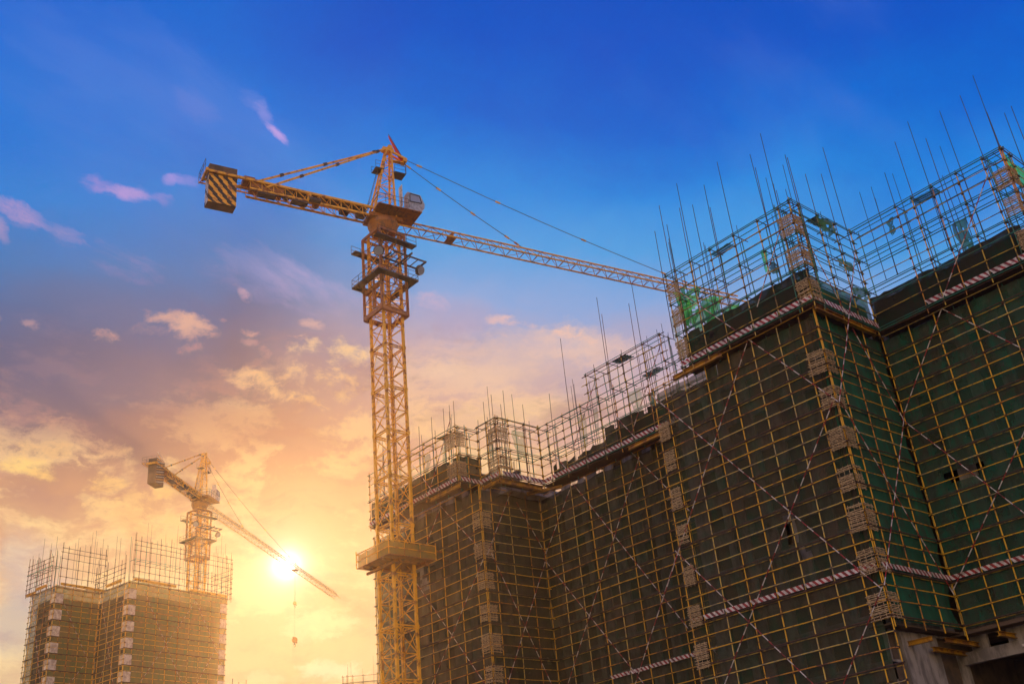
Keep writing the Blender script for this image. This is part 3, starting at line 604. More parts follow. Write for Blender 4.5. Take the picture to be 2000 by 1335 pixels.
put_mats(-49.35, 62.42, [32.4, 29.8, 26.6, 23.8, 20.65, 17.6, 14.75], 1.2, 0, 'down the left edge of the right wing', 1.75)
put_mats(-45.6, 61.82, [43.2, 41.0, 38.2], 1.15, 0, 'above the boards, left edge of the right wing', 1.7)
put_mats(-74.92, 63.42, [32.9, 29.95, 26.95, 24.0, 21.1, 18.2], 1.15, 1.2, 'down the corner of the far left block', 1.7)
put_mats(-75.3, 61.3, [41.0, 38.0], 1.6, 1.2, 'left of the notch on the far left block', 1.8)
put_mats(-72.3, 64.15, [41.0, 38.0], 1.5, 1.35, 'right of the notch on the far left block', 1.8)
put_mats(-21.15, 70.62, [43.4, 40.9, 38.2], 1.3, 1.2, 'at the far right roof corner', 1.75)
# green tangle of torn netting, hanging rags, hurdles
def rag(loc, w_, h, m, label, twist=.5, seed=0, ang=0, name='net_rag', group='rags of green net hanging on the top rails'):
    rnd = random.Random(seed); mb = MB(); nx, nz = 8, 14; ids = {}
    ca, sa = math.cos(ang), math.sin(ang)
    for i in range(nx + 1):
        for j in range(nz + 1):
            t = j / nz; wd = w_ * (1 - .45 * t + .3 * fnoise(t * 3, seed, 0)); u = (i / nx - .5) * wd + .25 * fnoise(t * 2, seed, 4)
            d = twist * .3 * fnoise(u * 2.2, t * 2.5, seed); ids[i, j] = len(mb.v)
            mb.v.append(Vector((u * ca - d * sa, u * sa + d * ca, -h * t * (1 + .12 * fnoise(u * 3, 0, seed)))))
    for i in range(nx):
        for j in range(nz):
            if fnoise(i * .7 + seed, j * .5, 2.2) > .42: continue
            mb.f.append((ids[i, j], ids[i + 1, j], ids[i + 1, j + 1], ids[i, j + 1])); mb.m.append(0)
    o = mb.build(name, m, smooth=True); o.location = loc; tag(o, label, 'net', group); return o
rag((-46.3, 64.0, 45.0), 2.2, 3.2, NETL, 'large bright green tangle of torn net at the left end of the right wing top', 2, 1)
rag((-45.2, 64.6, 43.4), 3.2, 3.4, NETL, 'wide torn green net behind the rails at the left end of the wing top', 2.4, 2)
rag((-46.9, 62.4, 42.6), .9, 3.9, NETP, 'pale green strip of net at the outer left edge of the wing top', 1.2, 3)
rag((-46.2, 63.2, 40.7), 1.8, 2.2, NETL, 'green scrap of net between the mats at the left edge of the wing top', 1.4, 4)
rag((-46.0, 62.7, 44.6), 1.3, 3.6, NETL, 'ragged green net folded round the outer mats at the wing left end', 2.2, 31)
rag((-44.3, 63.6, 43.2), 1.5, 2.6, NETL, 'green net bundle just right of the mats at the wing left end', 2.4, 32)
rag((-43.2, 65.2, 42.4), 2.2, 2.0, NETL, 'low green net lying behind the rails, right of the tangle', 2.4, 33)
rag((-37.9, 63.1, 44.2), .6, 1.9, NETL, 'narrow green rag hanging in the middle of the wing top rails', 1, 5)
rag((-37.0, 62.7, 42.5), .9, .9, NETG, 'dark round bundle of net caught on the diagonal tube of the wing top', 2, 6)
rag((-33.9, 66.5, 46.2), 2.6, 1.3, NETG, 'green sheet of net sagging under the top rail of the wing return', 1.5, 7, ang=R(90))
rag((-34.3, 68.8, 43.2), 2.8, 1.0, NETG, 'long green net scrap along the middle rail of the wing return', 1.5, 8, ang=R(90))
rag((-34.4, 70.2, 41.2), 1.6, .9, NETG, 'dark green clump of net in the inner corner of the wing return', 2, 9, ang=R(70))
rag((-66.9, 70.9, 43.2), 1.3, 3.5, NETP, 'left one of the pale green net drapes hanging between the wings', .8, 10)
rag((-65.0, 71.0, 43.2), .7, 3.8, NETP, 'slim pale green net drape between the wings, beside the wider one', .8, 11)
rag((-59.6, 71.0, 43.0), 1.6, 3.6, NETP, 'right one of the pale green net drapes hanging between the wings', .9, 12)
rag((-57.6, 71.0, 41.9), .9, 2.4, NETG, 'dark green net rag near the right end of the rails between the wings', .9, 13)
rag((-74.2, 64.9, 42.8), 1.0, 3.2, NETP, 'pale green net drape inside the notch of the far left block', .7, 14)
rag((-72.8, 67.6, 43.0), 1.6, 3.0, NETP, 'pale green net drape on the return right of the notch', .7, 15, ang=R(80))
rag((-81.9, 62.6, 42.7), 1.4, 3.4, NETP, 'pale green net drape nearest the crane mast on the left block top', .7, 16)
rag((-79.0, 62.7, 42.6), .8, 2.8, NETP, 'narrow pale net drape right of the one nearest the crane mast', .7, 17)
rag((-31.1, 71.5, 46.4), .7, 1.4, NETG, 'small green rag hanging from the top rail at the right edge', 1, 18)
rag((-26.2, 72.0, 43.6), 1.2, 3.3, NETG, 'thin dark green strands of net hanging at the right edge of the roof', 1, 19)
def hurdle(loc, L, W, ang, label, tilt=8):
    mb = MB()
    for i in range(int(L / .09)):
        x = -L / 2 + i * .09; mb.tube((x, -W / 2 + J(.06), J(.015)), (x, W / 2 + J(.06), J(.015)), .03, 4)
    for y in (-.35 * W, 0, .35 * W): mb.tube((-L / 2 - .1, y, -.05), (L / 2 + .1, y, -.05), .03, 5)
    o = mb.build('bamboo_hurdle', GRNP); o.location = loc; o.rotation_euler = (R(tilt), R(J(5)), ang); tag(o, label, 'hurdle', 'bamboo hurdles lying on the top rails')
hurdle((-41.0, 62.5, 45.75), 1.9, 1.1, 0, 'dark bamboo hurdle lying on the top rail of the right wing front')
hurdle((-34.7, 66.9, 46.45), 1.9, 1.0, R(90), 'bamboo hurdle on the top rail of the wing return')
hurdle((-27.7, 71.3, 46.5), 2.1, 1.2, 0, 'bamboo hurdle on the top rail at the right edge of the roof')
hurdle((-60.0, 70.5, 46.35), 1.9, 1.2, 0, 'bamboo hurdle on the small extra frame between the wings', 4)
hurdle((-56.6, 70.6, 43.5), 2.0, 1.1, 0, 'bamboo hurdle on the main rails below the small extra frame', 4)
hurdle((-77.6, 62.0, 43.1), 1.9, 1.0, 0, 'bamboo hurdle on the rails of the far left block', 4)
def bundle(x, y, z, nx, ny, h, label, sp=.22, ang=0):
    t = MB(); 
    for i in range(nx):
        for j in range(ny):
            if 0 < i < nx - 1 and 0 < j < ny - 1: continue
            px, py = i * sp + J(.03), j * sp + J(.03); t.tube((px, py, 0), (px + J(.1), py + J(.1), h * random.uniform(.75, 1)), .02, 4)
    o = t.build('rebar_bundle', REB); o.location = (x, y, z); tag(o, label, 'rebar', 'column rebar standing on the roof')
for i, (x, y, z, nx, ny, h, lb) in enumerate([
    (-40.0, 66.5, 39.6, 9, 3, 3.2, 'in the middle of the right wing roof'), (-36.5, 65.5, 39.6, 4, 3, 2.4, 'near the right corner of the wing roof'), (-44.6, 66.5, 39.6, 12, 3, 3.4, 'behind the green tangle on the wing roof'),
    (-42.2, 68, 39.6, 6, 3, 2.6, 'left of the middle of the wing roof'), (-72.5, 74, 37.4, 14, 3, 3.6, 'behind the return right of the notch'), (-68.5, 74, 37.4, 12, 3, 3.2, 'at the left end of the roof between the wings'),
    (-63.5, 74, 39.0, 10, 3, 3.2, 'in the middle of the roof between the wings'), (-58.5, 74, 39.0, 8, 3, 3.0, 'at the right end of the roof between the wings'), (-80.5, 66, 39.1, 8, 3, 3.2, 'on the far left block roof behind the pale drapes'),
    (-75.9, 68, 37.2, 6, 4, 4.2, 'inside the notch of the far left block'), (-27.6, 74, 39.7, 5, 2, 3.0, 'at the right edge of the roof')]):
    bundle(x, y, z, nx, ny, h, 'thin dark rebar standing up ' + lb)

# ------------------------------------------------------------------ tower cranes
def crane(P, zp_, jaz, mrot, s, jibL, label, cage_bot, mast_z0=0.0, box_collar=None, weights='checker', trolley=8.5, cablepts=(19.5, 46.0), detail=1, cab=True, lo=1):
    """P: mast axis, zp_: height of the jib's bottom chords, jaz: azimuth of the jib, mrot: yaw of the mast, s: half width of the mast"""
    root = thing('tower_crane', label, 'crane', (P[0], P[1], 0))
    C0 = Vector((P[0], P[1], 0)); j = Vector((math.sin(jaz), math.cos(jaz), 0)); k = Vector((math.cos(jaz), -math.sin(jaz), 0)); U = Vector((0, 0, 1))
    mx = Vector((math.cos(mrot), math.sin(mrot), 0)); my = Vector((-math.sin(mrot), math.cos(mrot), 0))
    def Q(a, b, z): return C0 + j * a + k * b + U * z
    def MQ(a, b, z): return C0 + mx * a + my * b + U * z
    corners = [(-1, -1), (1, -1), (1, 1), (-1, 1)]
    # --- mast sections
    topz = zp_ - 1.3; sec = 5.0; z = topz; 
    while z > mast_z0:
        z0 = max(mast_z0, z - sec); m = MB()
        for cx, cy in corners: m.beam(MQ(cx * s, cy * s, z0 + .01), MQ(cx * s, cy * s, z - .01), .27, .27, up=tuple(mx))
        for i in range(4):
            a, b = corners[i], corners[(i + 1) % 4]
            hm = (z0 + z) / 2
            for zz, rr in ((z0 + .12, .075), (z - .12, .075), (hm, .055)):
                m.tube(MQ(a[0] * s, a[1] * s, zz), MQ(b[0] * s, b[1] * s, zz), rr, 6)
            m.tube(MQ(a[0] * s, a[1] * s, z0 + .2), MQ(b[0] * s, b[1] * s, hm - .08), .06, 6)
            m.tube(MQ(b[0] * s, b[1] * s, hm + .08), MQ(a[0] * s, a[1] * s, z - .2), .06, 6)
            m.tube(MQ(a[0] * s, a[1] * s, hm + .05), MQ((a[0] + b[0]) / 2 * s, (a[1] + b[1]) / 2 * s, z - .15), .035, 5)
        for cx, cy in corners: m.beam(MQ(cx * s, cy * s, z0 - .12), MQ(cx * s, cy * s, z0 + .22), .36, .36, up=tuple(mx))
        m.build('mast_section', CRY, root)
        ld = MB()
        for q in (-.2, .2): ld.tube(MQ(q, .5, z0), MQ(q, .5, z), .025, 5)
        zz = z0 + .15
        while zz < z: ld.tube(MQ(-.2, .5, zz), MQ(.2, .5, zz), .014, 4); zz += .42
        ld.build('ladder', CRO, root)
        z = z0
    # --- climbing cage
    S = s * 1.38; cg = MB()
    for cx, cy in corners: cg.beam(MQ(cx * S, cy * S, cage_bot), MQ(cx * S, cy * S, zp_ - 1.7), .24, .24, up=tuple(mx))
    for i in range(4):
        a, b = corners[i], corners[(i + 1) % 4]
        cg.beam(MQ(a[0] * S, a[1] * S, cage_bot + .2), MQ(b[0] * S, b[1] * S, cage_bot + .2), .3, .5)
        cg.beam(MQ(a[0] * S, a[1] * S, zp_ - 1.8), MQ(b[0] * S, b[1] * S, zp_ - 1.8), .2, .3)
        zz = cage_bot + 1.9; fl = 0
        while zz < zp_ - 2:
            cg.tube(MQ(a[0] * S, a[1] * S, zz), MQ(b[0] * S, b[1] * S, zz), .05, 6)
            p, q = (a, b) if fl else (b, a)
            cg.tube(MQ(p[0] * S, p[1] * S, zz - 1.7), MQ(q[0] * S, q[1] * S, zz), .05, 6); zz += 1.75; fl ^= 1
    cg.build('climbing_cage', CRO, root)
    hy = MB(); hy.tube(MQ(0, -S * .9, cage_bot + 1), MQ(0, -S * .9, cage_bot + 3.6), .22, 10); hy.tube(MQ(0, -S * .9, cage_bot + 3.6), MQ(0, -S * .9, cage_bot + 5.2), .12, 8)
    hy.beam(MQ(-S, -S * .9, cage_bot + 3.5), MQ(S, -S * .9, cage_bot + 3.5), .35, .45); hy.build('hydraulic_ram', CRO, root)
    # --- walkways
    def walkway(z, W, sides, rail=True, wd=.85, name='walkway'):
        wk = MB(); rl = MB()
        for i in sides:
            a, b = corners[i], corners[(i + 1) % 4]; ctr = Vector(((a[0] + b[0]) / 2, (a[1] + b[1]) / 2, 0))
            inn = W - wd
            p0 = MQ(a[0] * W, a[1] * W, z); p1 = MQ(b[0] * W, b[1] * W, z)
            nrm = (mx * ctr.x + my * ctr.y)
            wk.beam(p0 - nrm * wd / 2, p1 - nrm * wd / 2, wd, .08)
            wk.beam(p0, p1, .09, .2)
            for t in (.2, .5, .8):
                q = p0.lerp(p1, t) - nrm * wd; wk.tube(q + U * 0, q - U * 1.0, .04, 5); wk.tube(q - U * 1.0, q + nrm * wd, .035, 5)
            if rail:
                for hh in (.55, 1.1): rl.tube(p0 + U * hh, p1 + U * hh, .03, 5)
                for t in range(5): q = p0.lerp(p1, t / 4); rl.tube(q, q + U * 1.1, .03, 5)
        o = wk.build(name, DARK, root)
        if rail: rl.build('railing', DARK, o)
        return o
    for sd4 in range(4): walkway(zp_ - 8.0, s * 2.15, (sd4,), True)
    walkway(zp_ - 3.4, s * 2.15, (3,), True); walkway(zp_ - 3.4, s * 2.15, (1,), True)
    # monorail frame that feeds new sections
    fr = MB(); zf = zp_ - 5.6
    A_, B_ = MQ(S * .2, -S * .7, zf), MQ(S * .2, S * 1.0, zf)
    E = (mx * .55 + my * .84).normalized() * (s * 2.4)
    fr.beam(A_, A_ + mx * s * 2.0 + my * .2, .12, .2); fr.beam(MQ(-S, S * .6, zf), MQ(-S, S * .6, zf) + mx * s * 4.6, .12, .2)
    fr.beam(MQ(S * .9, -S * 1.05, zf), MQ(S * .9, S * 2.0, zf), .12, .2); fr.beam(MQ(S * 1.9, -S * .6, zf), MQ(S * 1.9, S * 2.0, zf), .1, .18)
    fr.beam(MQ(S * .9, S * 2.0, zf), MQ(S * 1.95, S * 2.0, zf), .14, .2)
    for t in (-.4, .2, .8, 1.4): fr.beam(MQ(S * .9, S * t, zf), MQ(S * 1.9, S * t, zf), .07, .1)
    fr.build('section_rail', DARK, root)
    # floodlights
    def lamp(p, d, label=None):
        d = Vector(d).normalized(); b = MB(); b.tube(p, p + d * .35, .62, 14, 0, .5); b.tube(p - d * .35, p, .2, 10, 0, .62)
        o = b.build('floodlight', DARK, root, smooth=False)
        r_ = MB(); r_.tube(p + d * .352, p + d * .37, .5, 14, 0, .5); r_.build('lens', GLS, o)
    lamp(MQ(s * 1.35, -s * 1.5, zp_ - 5.0), (.6, -.5, -.55)); lamp(MQ(s * 2.3, s * 2.2, zp_ - 6.7), (.8, .2, -.5))
    # --- slewing ring
    dr = MB(); dr.tube(Q(0, 0, zp_ - 1.35), Q(0, 0, zp_ - .3), s * 1.1, 28, 0, s * 1.42); dr.tube(Q(0, 0, zp_ - .3), Q(0, 0, zp_ + .15), s * 1.42, 28)
    dr.build('slewing_ring', CRO, root, smooth=False)
    sp = MB(); sp.beam(Q(-2.0, 0, zp_ + .5), Q(2.0, 0, zp_ + .5), 2.4, .5); sp.build('slewing_frame', CRO, root)
    # --- cab and its floor
    zf = zp_ + 1.15
    fl = MB(); fl.beam(Q(-1.5, 1.0, zf), Q(3.9, 1.0, zf), 3.2, .08)
    for t in range(7): fl.beam(Q(-1.4 + t * .86, -.5, zf - .1), Q(-1.4 + t * .86, 2.6, zf - .1), .08, .12)
    fl.build('cab_floor', CRO, root)
    cb = MB()   # cab body: tapered nose, drawn as a profile along the jib and given width
    prof = [(2.2, 0), (3.7, 0), (4.25, .55), (4.35, 1.2), (3.85, 2.35), (2.2, 2.45)]
    i0 = len(cb.v); 
    for b in (1.35, 2.45):
        for a, h in prof: cb.v.append(Q(a, b, zf + .1 + h))
    npf = len(prof)
    cb.f.append(tuple(range(npf))); cb.f.append(tuple(range(npf, 2 * npf))[::-1]); cb.m += [0, 0]
    for i in range(npf): cb.f.append((i, (i + 1) % npf, npf + (i + 1) % npf, npf + i)); cb.m.append(0)
    cbo = cb.build('cab', CABM, root)
    wn = MB()
    ww = [(2.45, 1.15), (3.95, 1.2), (3.72, 2.2), (2.5, 2.25)]
    wn.quad(*[Q(a, 2.462, zf + .1 + h) for a, h in ww]); wn.quad(*[Q(a, 1.338, zf + .1 + h) for a, h in ww])
    wn.quad(Q(4.36, 1.45, zf + 1.35), Q(4.36, 2.35, zf + 1.35), Q(3.93, 2.35, zf + 2.3), Q(3.93, 1.45, zf + 2.3)); wn.build('window', GLS, cbo)
    wf = MB()
    for i in range(4): wf.tube(Q(ww[i][0], 2.49, zf + .1 + ww[i][1]), Q(ww[(i + 1) % 4][0], 2.49, zf + .1 + ww[(i + 1) % 4][1]), .05, 5)
    wf.build('window_frame', BLK, cbo)
    pn_ = MB(); pn_.beam(Q(1.35, 2.4, zf + .1), Q(1.35, 2.4, zf + 3.1), .9, .05, up=tuple(j)); pn_.build('panel', WHT, root)
    for q in (0, 1, 2, 3): pass
    rl = MB()
    for hh in (.6, 1.15): rl.tube(Q(-1.8, 2.9, zf + hh), Q(2.1, 2.9, zf + hh), .03, 5); rl.tube(Q(-1.8, -.9, zf + hh), Q(-1.8, 2.9, zf + hh), .03, 5)
    for a in (-1.8, -.8, .2, 1.2, 2.1): rl.tube(Q(a, 2.9, zf), Q(a, 2.9, zf + 1.15), .03, 5)
    rl.build('railing', DARK, root)
    # --- tower head
    zt = zp_ + 11.0; th = MB(); b0 = [(-1.5, -.95), (1.3, -.95), (1.3, .95), (-1.5, .95)]; t0 = [(.75, -.3), (1.35, -.3), (1.35, .3), (.75, .3)]
    def HP(i, t): 
        a = b0[i % 4]; b = t0[i % 4]; return Q(a[0] + (b[0] - a[0]) * t, a[1] + (b[1] - a[1]) * t, zp_ + .7 + (zt - zp_ - .7) * t)
    for i in range(4): th.beam(HP(i, 0), HP(i, 1), .2, .2)
    lv = [0, .15, .29, .42, .54, .65, .75, .84, .92, 1]
    for q in range(len(lv) - 1):
        for i in range(4):
            th.tube(HP(i, lv[q + 1]), HP(i + 1, lv[q + 1]), .045, 5)
            th.tube(HP(i + (q % 2), lv[q]), HP(i + 1 - (q % 2), lv[q + 1]), .045, 5)
    th.beam(Q(.3, 0, zt + .1), Q(1.7, 0, zt + .1), .75, .45)
    th.tube(Q(1.2, -.45, zt + .45), Q(1.2, .45, zt + .45), .32, 12)
    th.beam(Q(1.3, .3, zt - .1), Q(3.2, .35, zt - .75), .16, .26); th.beam(Q(1.3, -.3, zt - .1), Q(3.2, -.35, zt - .75), .16, .26)
    th.beam(Q(1.3, 0, zt - 1.3), Q(3.1, 0, zt - 1.2), .5, .16); th.beam(Q(3.1, -.5, zt - .95), Q(3.1, .5, zt - .95), .45, .5)
    th.build('tower_head', CRY, root)
    hc = MB()
    for zz in (zt - 3.3,):
        for (a0_, a1_, bb) in ((-.9, .2, 0), (1.5, 3.0, 0)):
            hc.beam(Q(a0_, 0, zz), Q(a1_, 0, zz), 1.4, .07)
            for b in (-.7, .7):
                for hh in (.5, 1.0): hc.tube(Q(a0_, b, zz + hh), Q(a1_, b, zz + hh), .025, 5)
                for a in (a0_, a1_): hc.tube(Q(a, b, zz), Q(a, b, zz + 1.0), .025, 5)
    hc.tube(Q(3.0, .6, zt - 3.2), Q(3.1, .3, zt - 1.2), .04, 5)
    for q in (-.25, .25): hc.tube(Q(-2.0, q, zp_ + 1.5), Q(-.4, q, zt - 3.3), .025, 5)
    for t in range(18): hc.tube(Q(-2.0 + 1.6 * t / 18, -.25, zp_ + 1.5 + (zt - zp_ - 4.8) * t / 18), Q(-2.0 + 1.6 * t / 18, .25, zp_ + 1.5 + (zt - zp_ - 4.8) * t / 18), .015, 4)
    hc.build('head_platform', DARK, root)
    # --- jib
    hb, hh = .8, 1.25; jb = MB(); jw, lr_ = (.15, .04) if weights == 'checker' else (.10, .026)
    def taper(a): return 1.0
    for b in (-hb, hb): jb.beam(Q(1.4, b, zp_), Q(jibL, b, zp_), jw, jw)
    jb.beam(Q(1.4, 0, zp_ + hh), Q(jibL - .6, 0, zp_ + hh), jw, jw)
    jo = jb.build('jib_chord', CRY, root)
    wb = MB(); pit = 1.9; a = 1.4; i = 0
    while a + pit <= jibL:
        for b in (-hb, hb):
            wb.tube(Q(a, b, zp_), Q(a + pit / 2, 0, zp_ + hh), lr_, 5); wb.tube(Q(a + pit / 2, 0, zp_ + hh), Q(a + pit, b, zp_), lr_, 5)
        wb.tube(Q(a, -hb, zp_), Q(a, hb, zp_), lr_, 5)
        s1 = hb if i % 2 else -hb; wb.tube(Q(a, s1, zp_), Q(a + pit, -s1, zp_), .03, 5); a += pit; i += 1
    wb.build('jib_lattice', CRO, root)
    tr = MB()
    if weights != 'checker': tr.beam(Q(trolley - .7, 0, zp_ - .2), Q(trolley + .7, 0, zp_ - .2), 1.5, .12)
    else: tr.beam(Q(trolley - .5, 0, zp_ - .1), Q(trolley + .5, 0, zp_ - .1), 1.5, .1); tr.beam(Q(trolley - .35, .3, zp_), Q(trolley + .3, .3, zp_ + .75), .5, .35)
    tr.build('trolley', CRO, root)
    for cpt, s0 in zip(cablepts, (-.35, .35)):
        cbm = MB(); st_, en = Q(3.2, s0, zt - .9), Q(cpt, 0, zp_ + hh + .1); N = 24; prev = st_
        for q in range(1, N + 1):
            t = q / N; p = st_.lerp(en, t) - U * (.5 * math.sin(math.pi * t) * (cpt / 46)); cbm.tube(prev, p, .045, 5, cap=False); prev = p
            if q in (1, N - 1) or (q % 7 == 0): cbm.beam(p - (en - st_).normalized() * .35, p + (en - st_).normalized() * .35, .16, .16, m=1)
        cbm.build('jib_tie', [DARK, CRY], root)
    # --- counter jib
    zc0, zc1 = zp_ + .45, zp_ + 1.55; cj = MB()
    for b in (-.85, .85):
        cj.beam(Q(-1.5, b, zc1), Q(-20.5, b, zc1), .22, .28); cj.beam(Q(-1.5, b, zc0), Q(-15.8, b, zc0), .16, .22)
        a = -1.5; i = 0
        while a > -15.6:
            cj.tube(Q(a, b, zc0), Q(a - 1.3, b, zc1), .045, 5); cj.tube(Q(a - 1.3, b, zc1), Q(a - 1.3, b, zc0), .04, 5); a -= 1.3; i += 1
            if i == 6: cj.beam(Q(a, b, zc0), Q(a + .3, b, zc1), .3, .3)
    a = -1.5
    while a > -20.3: cj.tube(Q(a, -.85, zc1), Q(a, .85, zc1), .05, 5); cj.tube(Q(a, -.85, zc0), Q(a - 1.3, .85, zc0), .04, 5) if a > -15.6 else None; a -= 1.3
    cj.beam(Q(-20.5, -1.1, zc1), Q(-20.5, 1.1, zc1), .25, .4)
    cj.build('counter_jib', CRY, root)
    MB().beam(Q(-2, 0, zc1 + .16), Q(-16.2, 0, zc1 + .16), 1.2, .04).build('deck', DARK, root)
    # outrigger walkway on the far side with rail
    ow = MB(); ow.beam(Q(-7.5, -1.9, zc1 + .2), Q(-20.7, -1.9, zc1 + .2), .14, .14)
    a = -7.5
    while a > -20.7: ow.beam(Q(a, -.95, zc1 + .2), Q(a, -1.9, zc1 + .2), .07, .07); a -= 1.45
    ow.build('side_frame', CRY, root)
    rl = MB()
    for (a0_, a1_, b) in ((-1.6, -7.3, -.95), (-7.5, -20.7, -1.9)):
        for h_ in (.6, 1.15): rl.tube(Q(a0_, b, zc1 + .2 + h_), Q(a1_, b, zc1 + .2 + h_), .026, 5)
        q = 0; nn = int(abs(a1_ - a0_) / 1.45)
        for q in range(nn + 1): a = a0_ + (a1_ - a0_) * q / nn; rl.tube(Q(a, b, zc1 + .2), Q(a, b, zc1 + 1.35), .026, 5)
    for h_ in (.6, 1.15): rl.tube(Q(-20.7, -1.9, zc1 + .2 + h_), Q(-20.7, 1.0, zc1 + .2 + h_), .026, 5)
    for b in (-1.9, -1.0, 0, 1.0): rl.tube(Q(-20.7, b, zc1), Q(-20.7, b, zc1 + 1.35), .026, 5)
    rl.build('railing', DARK, root)
    # winch house
    wi = MB(); wi.beam(Q(-15.6, .0, zc1 - .3), Q(-12.0, .0, zc1 - .3), 1.45, .9); dm_ = MB(); dm_.tube(Q(-11.4, -.6, zc1 - .2), Q(-11.4, .6, zc1 - .2), .5, 14); dm_.build('winch_drum', DARK, root); dm_ = MB(); dm_.tube(Q(-8.0, -.5, zc0 + .5), Q(-8.0, .6, zc0 + .5), .42, 12); dm_.build('winch_drum', CRO, root)
    wi.beam(Q(-16.4, 0, zc1 + .3), Q(-15.2, 0, zc1 + .3), 1.2, .6); wi.build('winch', CRO, root)
    mo = MB(); mo.tube(Q(-9.2, .95, zc0 + .2), Q(-7.9, .95, zc0 + .2), .33, 12); mo.beam(Q(-5.2, 0, zc0 + .3), Q(-4.2, 0, zc0 + .3), .9, .55); mo.beam(Q(-3.2, 0, zc0 + .35), Q(-2.2, 0, zc0 + .35), 1.0, .6); mo.build('motor', DARK, root)
    ty = MB(); ty.beam(Q(-15.0, .9, zp_ - .15), Q(-13.0, .9, zp_ - .15), .9, .18); ty.beam(Q(-11.2, .9, zp_ - .15), Q(-9.4, .9, zp_ - .15), .9, .18); ty.tube(Q(-17, .95, zp_ + .1), Q(-9.2, .95, zp_ + .1), .05, 6); ty.build('tray', DARK, root)
    # counterweights: slabs hung side by side
    ws, we = -20.2, -17.2; nsl = 1; za, zb_ = zp_ - 2.3, zc1 + 1.1
    cwt = MB()
    if weights == 'checker':
        cwt.beam(Q(ws, 0, (za + zb_) / 2), Q(we, 0, (za + zb_) / 2), 1.36, zb_ - za)
        o = cwt.build('counterweight', PLY, root)
        st_ = MB(); ncol = 6; cwid = (we - ws) / ncol
        for c in range(ncol):
            zz = za; q = 0
            hgt = .62
            zz = za - hgt; q = c % 2
            while zz < zc1 - .2:
                pts = []
                for (aa, zz2) in ((0, zz + .35), (1, zz - .1), (1, zz + hgt - .1), (0, zz + hgt + .35)):
                    pts.append(Q(ws + cwid * (c + aa), .70, min(max(zz2, za), zc1 - .2)))
                if (pts[2] - pts[1]).length > .01 or (pts[3] - pts[0]).length > .01: st_.quad(*pts, m=q)
                zz += hgt; q ^= 1
        for c in range(3):
            for r_ in range(6):
                b0_ = -.68 + c * .4533
                st_.quad(Q(ws - .02, b0_, za + r_ * .58), Q(ws - .02, b0_ + .4533, za + r_ * .58), Q(ws - .02, b0_ + .4533, za + r_ * .58 + .56), Q(ws - .02, b0_, za + r_ * .58 + .56), m=2 if (c + r_) % 3 else 1)
        st_.build('warning_stripes', [CRY, BLK, WHT], o)
    else:
        cwt.beam(Q(ws, 0, (za + zb_) / 2), Q(we, 0, (za + zb_) / 2), 1.7, zb_ - za); o = cwt.build('counterweight', PLY, root)
        st_ = MB(); rnd = random.Random(3)
        for r_ in range(13):
            z2 = za + .1 + r_ * .5
            st_.beam(Q(we + .02, -.8, z2), Q(we + .02, .8, min(z2 + .75, zb_ - .1)), .05, .12, m=r_ % 2)
            st_.beam(Q(ws, .87, z2), Q(we, .87, min(z2 + .9, zb_ - .1)), .05, .12, m=r_ % 2)
        st_.build('warning_stripes', [WHT, CRY], o)
    # pendant bars
    for b, aa in ((-.85, -16.6), (.85, -14.0)):
        pb = MB(); A_, B_ = Q(.4, b * .35, zt + (.25 if b < 0 else -.1)), Q(aa, b * 1.0, zc1 + (.1 if b < 0 else -.55)); pb.beam(A_, B_, .16, .2)
        for t in (.06, .42, .72): pb.beam(A_.lerp(B_, t - .012), A_.lerp(B_, t + .012), .3, .3, m=1)
        pb.build('pendant_bar', [CRY, DARK], root)
    if box_collar:
        z, h = box_collar, 2.8
        cl = MB(); 
        for t in range(8):
            y = -h + .35 + t * (2 * h - .7) / 7; cl.beam(MQ(-h, y, z + J(.02)), MQ(h, y, z + J(.02)), .68, .08)
        for cx in (-1, 1): cl.beam(MQ(cx * s * 1.25, -h, z - .16), MQ(cx * s * 1.25, h, z - .16), .2, .24); cl.beam(MQ(-h, cx * s * 1.25, z - .4), MQ(h, cx * s * 1.25, z - .4), .2, .24)
        o = cl.build('work_platform', CRO, root)
        rl = MB()
        for i in range(4):
            a, b = corners[i], corners[(i + 1) % 4]
            for hh in (.7, 1.4): rl.tube(MQ(a[0] * h, a[1] * h, z + hh), MQ(b[0] * h, b[1] * h, z + hh), .05, 6)
            rl.tube(MQ(a[0] * h, a[1] * h, z), MQ(a[0] * h, a[1] * h, z + 1.7), .06, 6)
            for t in (.33, .66): rl.tube(MQ(a[0] * h + (b[0] - a[0]) * h * t, a[1] * h + (b[1] - a[1]) * h * t, z), MQ(a[0] * h + (b[0] - a[0]) * h * t, a[1] * h + (b[1] - a[1]) * h * t, z + 1.4), .04, 6)
        rl.build('railing', CRY, o)
        for i, (p0, p1) in enumerate((((-h, -h), (h, -h)), ((h, -h), (h, h)))):
            F_ = Face((MQ(*p0, 0).x, MQ(*p0, 0).y), tuple((MQ(*p1, 0) - MQ(*p0, 0)).xy)); net_mesh(F_, .3 if i == 0 else 0, 5.6, z + .02, z + 1.3, .12, storey=1.6, zref=z, amp=.1, ragged=.1).build('net', NETO, o, smooth=True)
        for (b, z2, e) in ((-1.2, 1.3, 0), (1.2, 1.3, .2), (0.2, .8, .1)):
            MB().tube(MQ(b, s, z + z2), MQ(b + 1.5 * e, s + 4.9, z + z2 + .2), .11, 8).build('tie_bar', CRO, root)
    return root, Q
main_az = R(11.6)
mc, MQ_ = crane((-83.1, 59.1), 71.0, main_az, 0.0, 1.235, 54.0, 'large yellow tower crane with checkered counterweight and red flag, mast beside the scaffolded block', 58.6, 12.0, box_collar=31.0, trolley=8.6, cablepts=(18.6, 46.0))
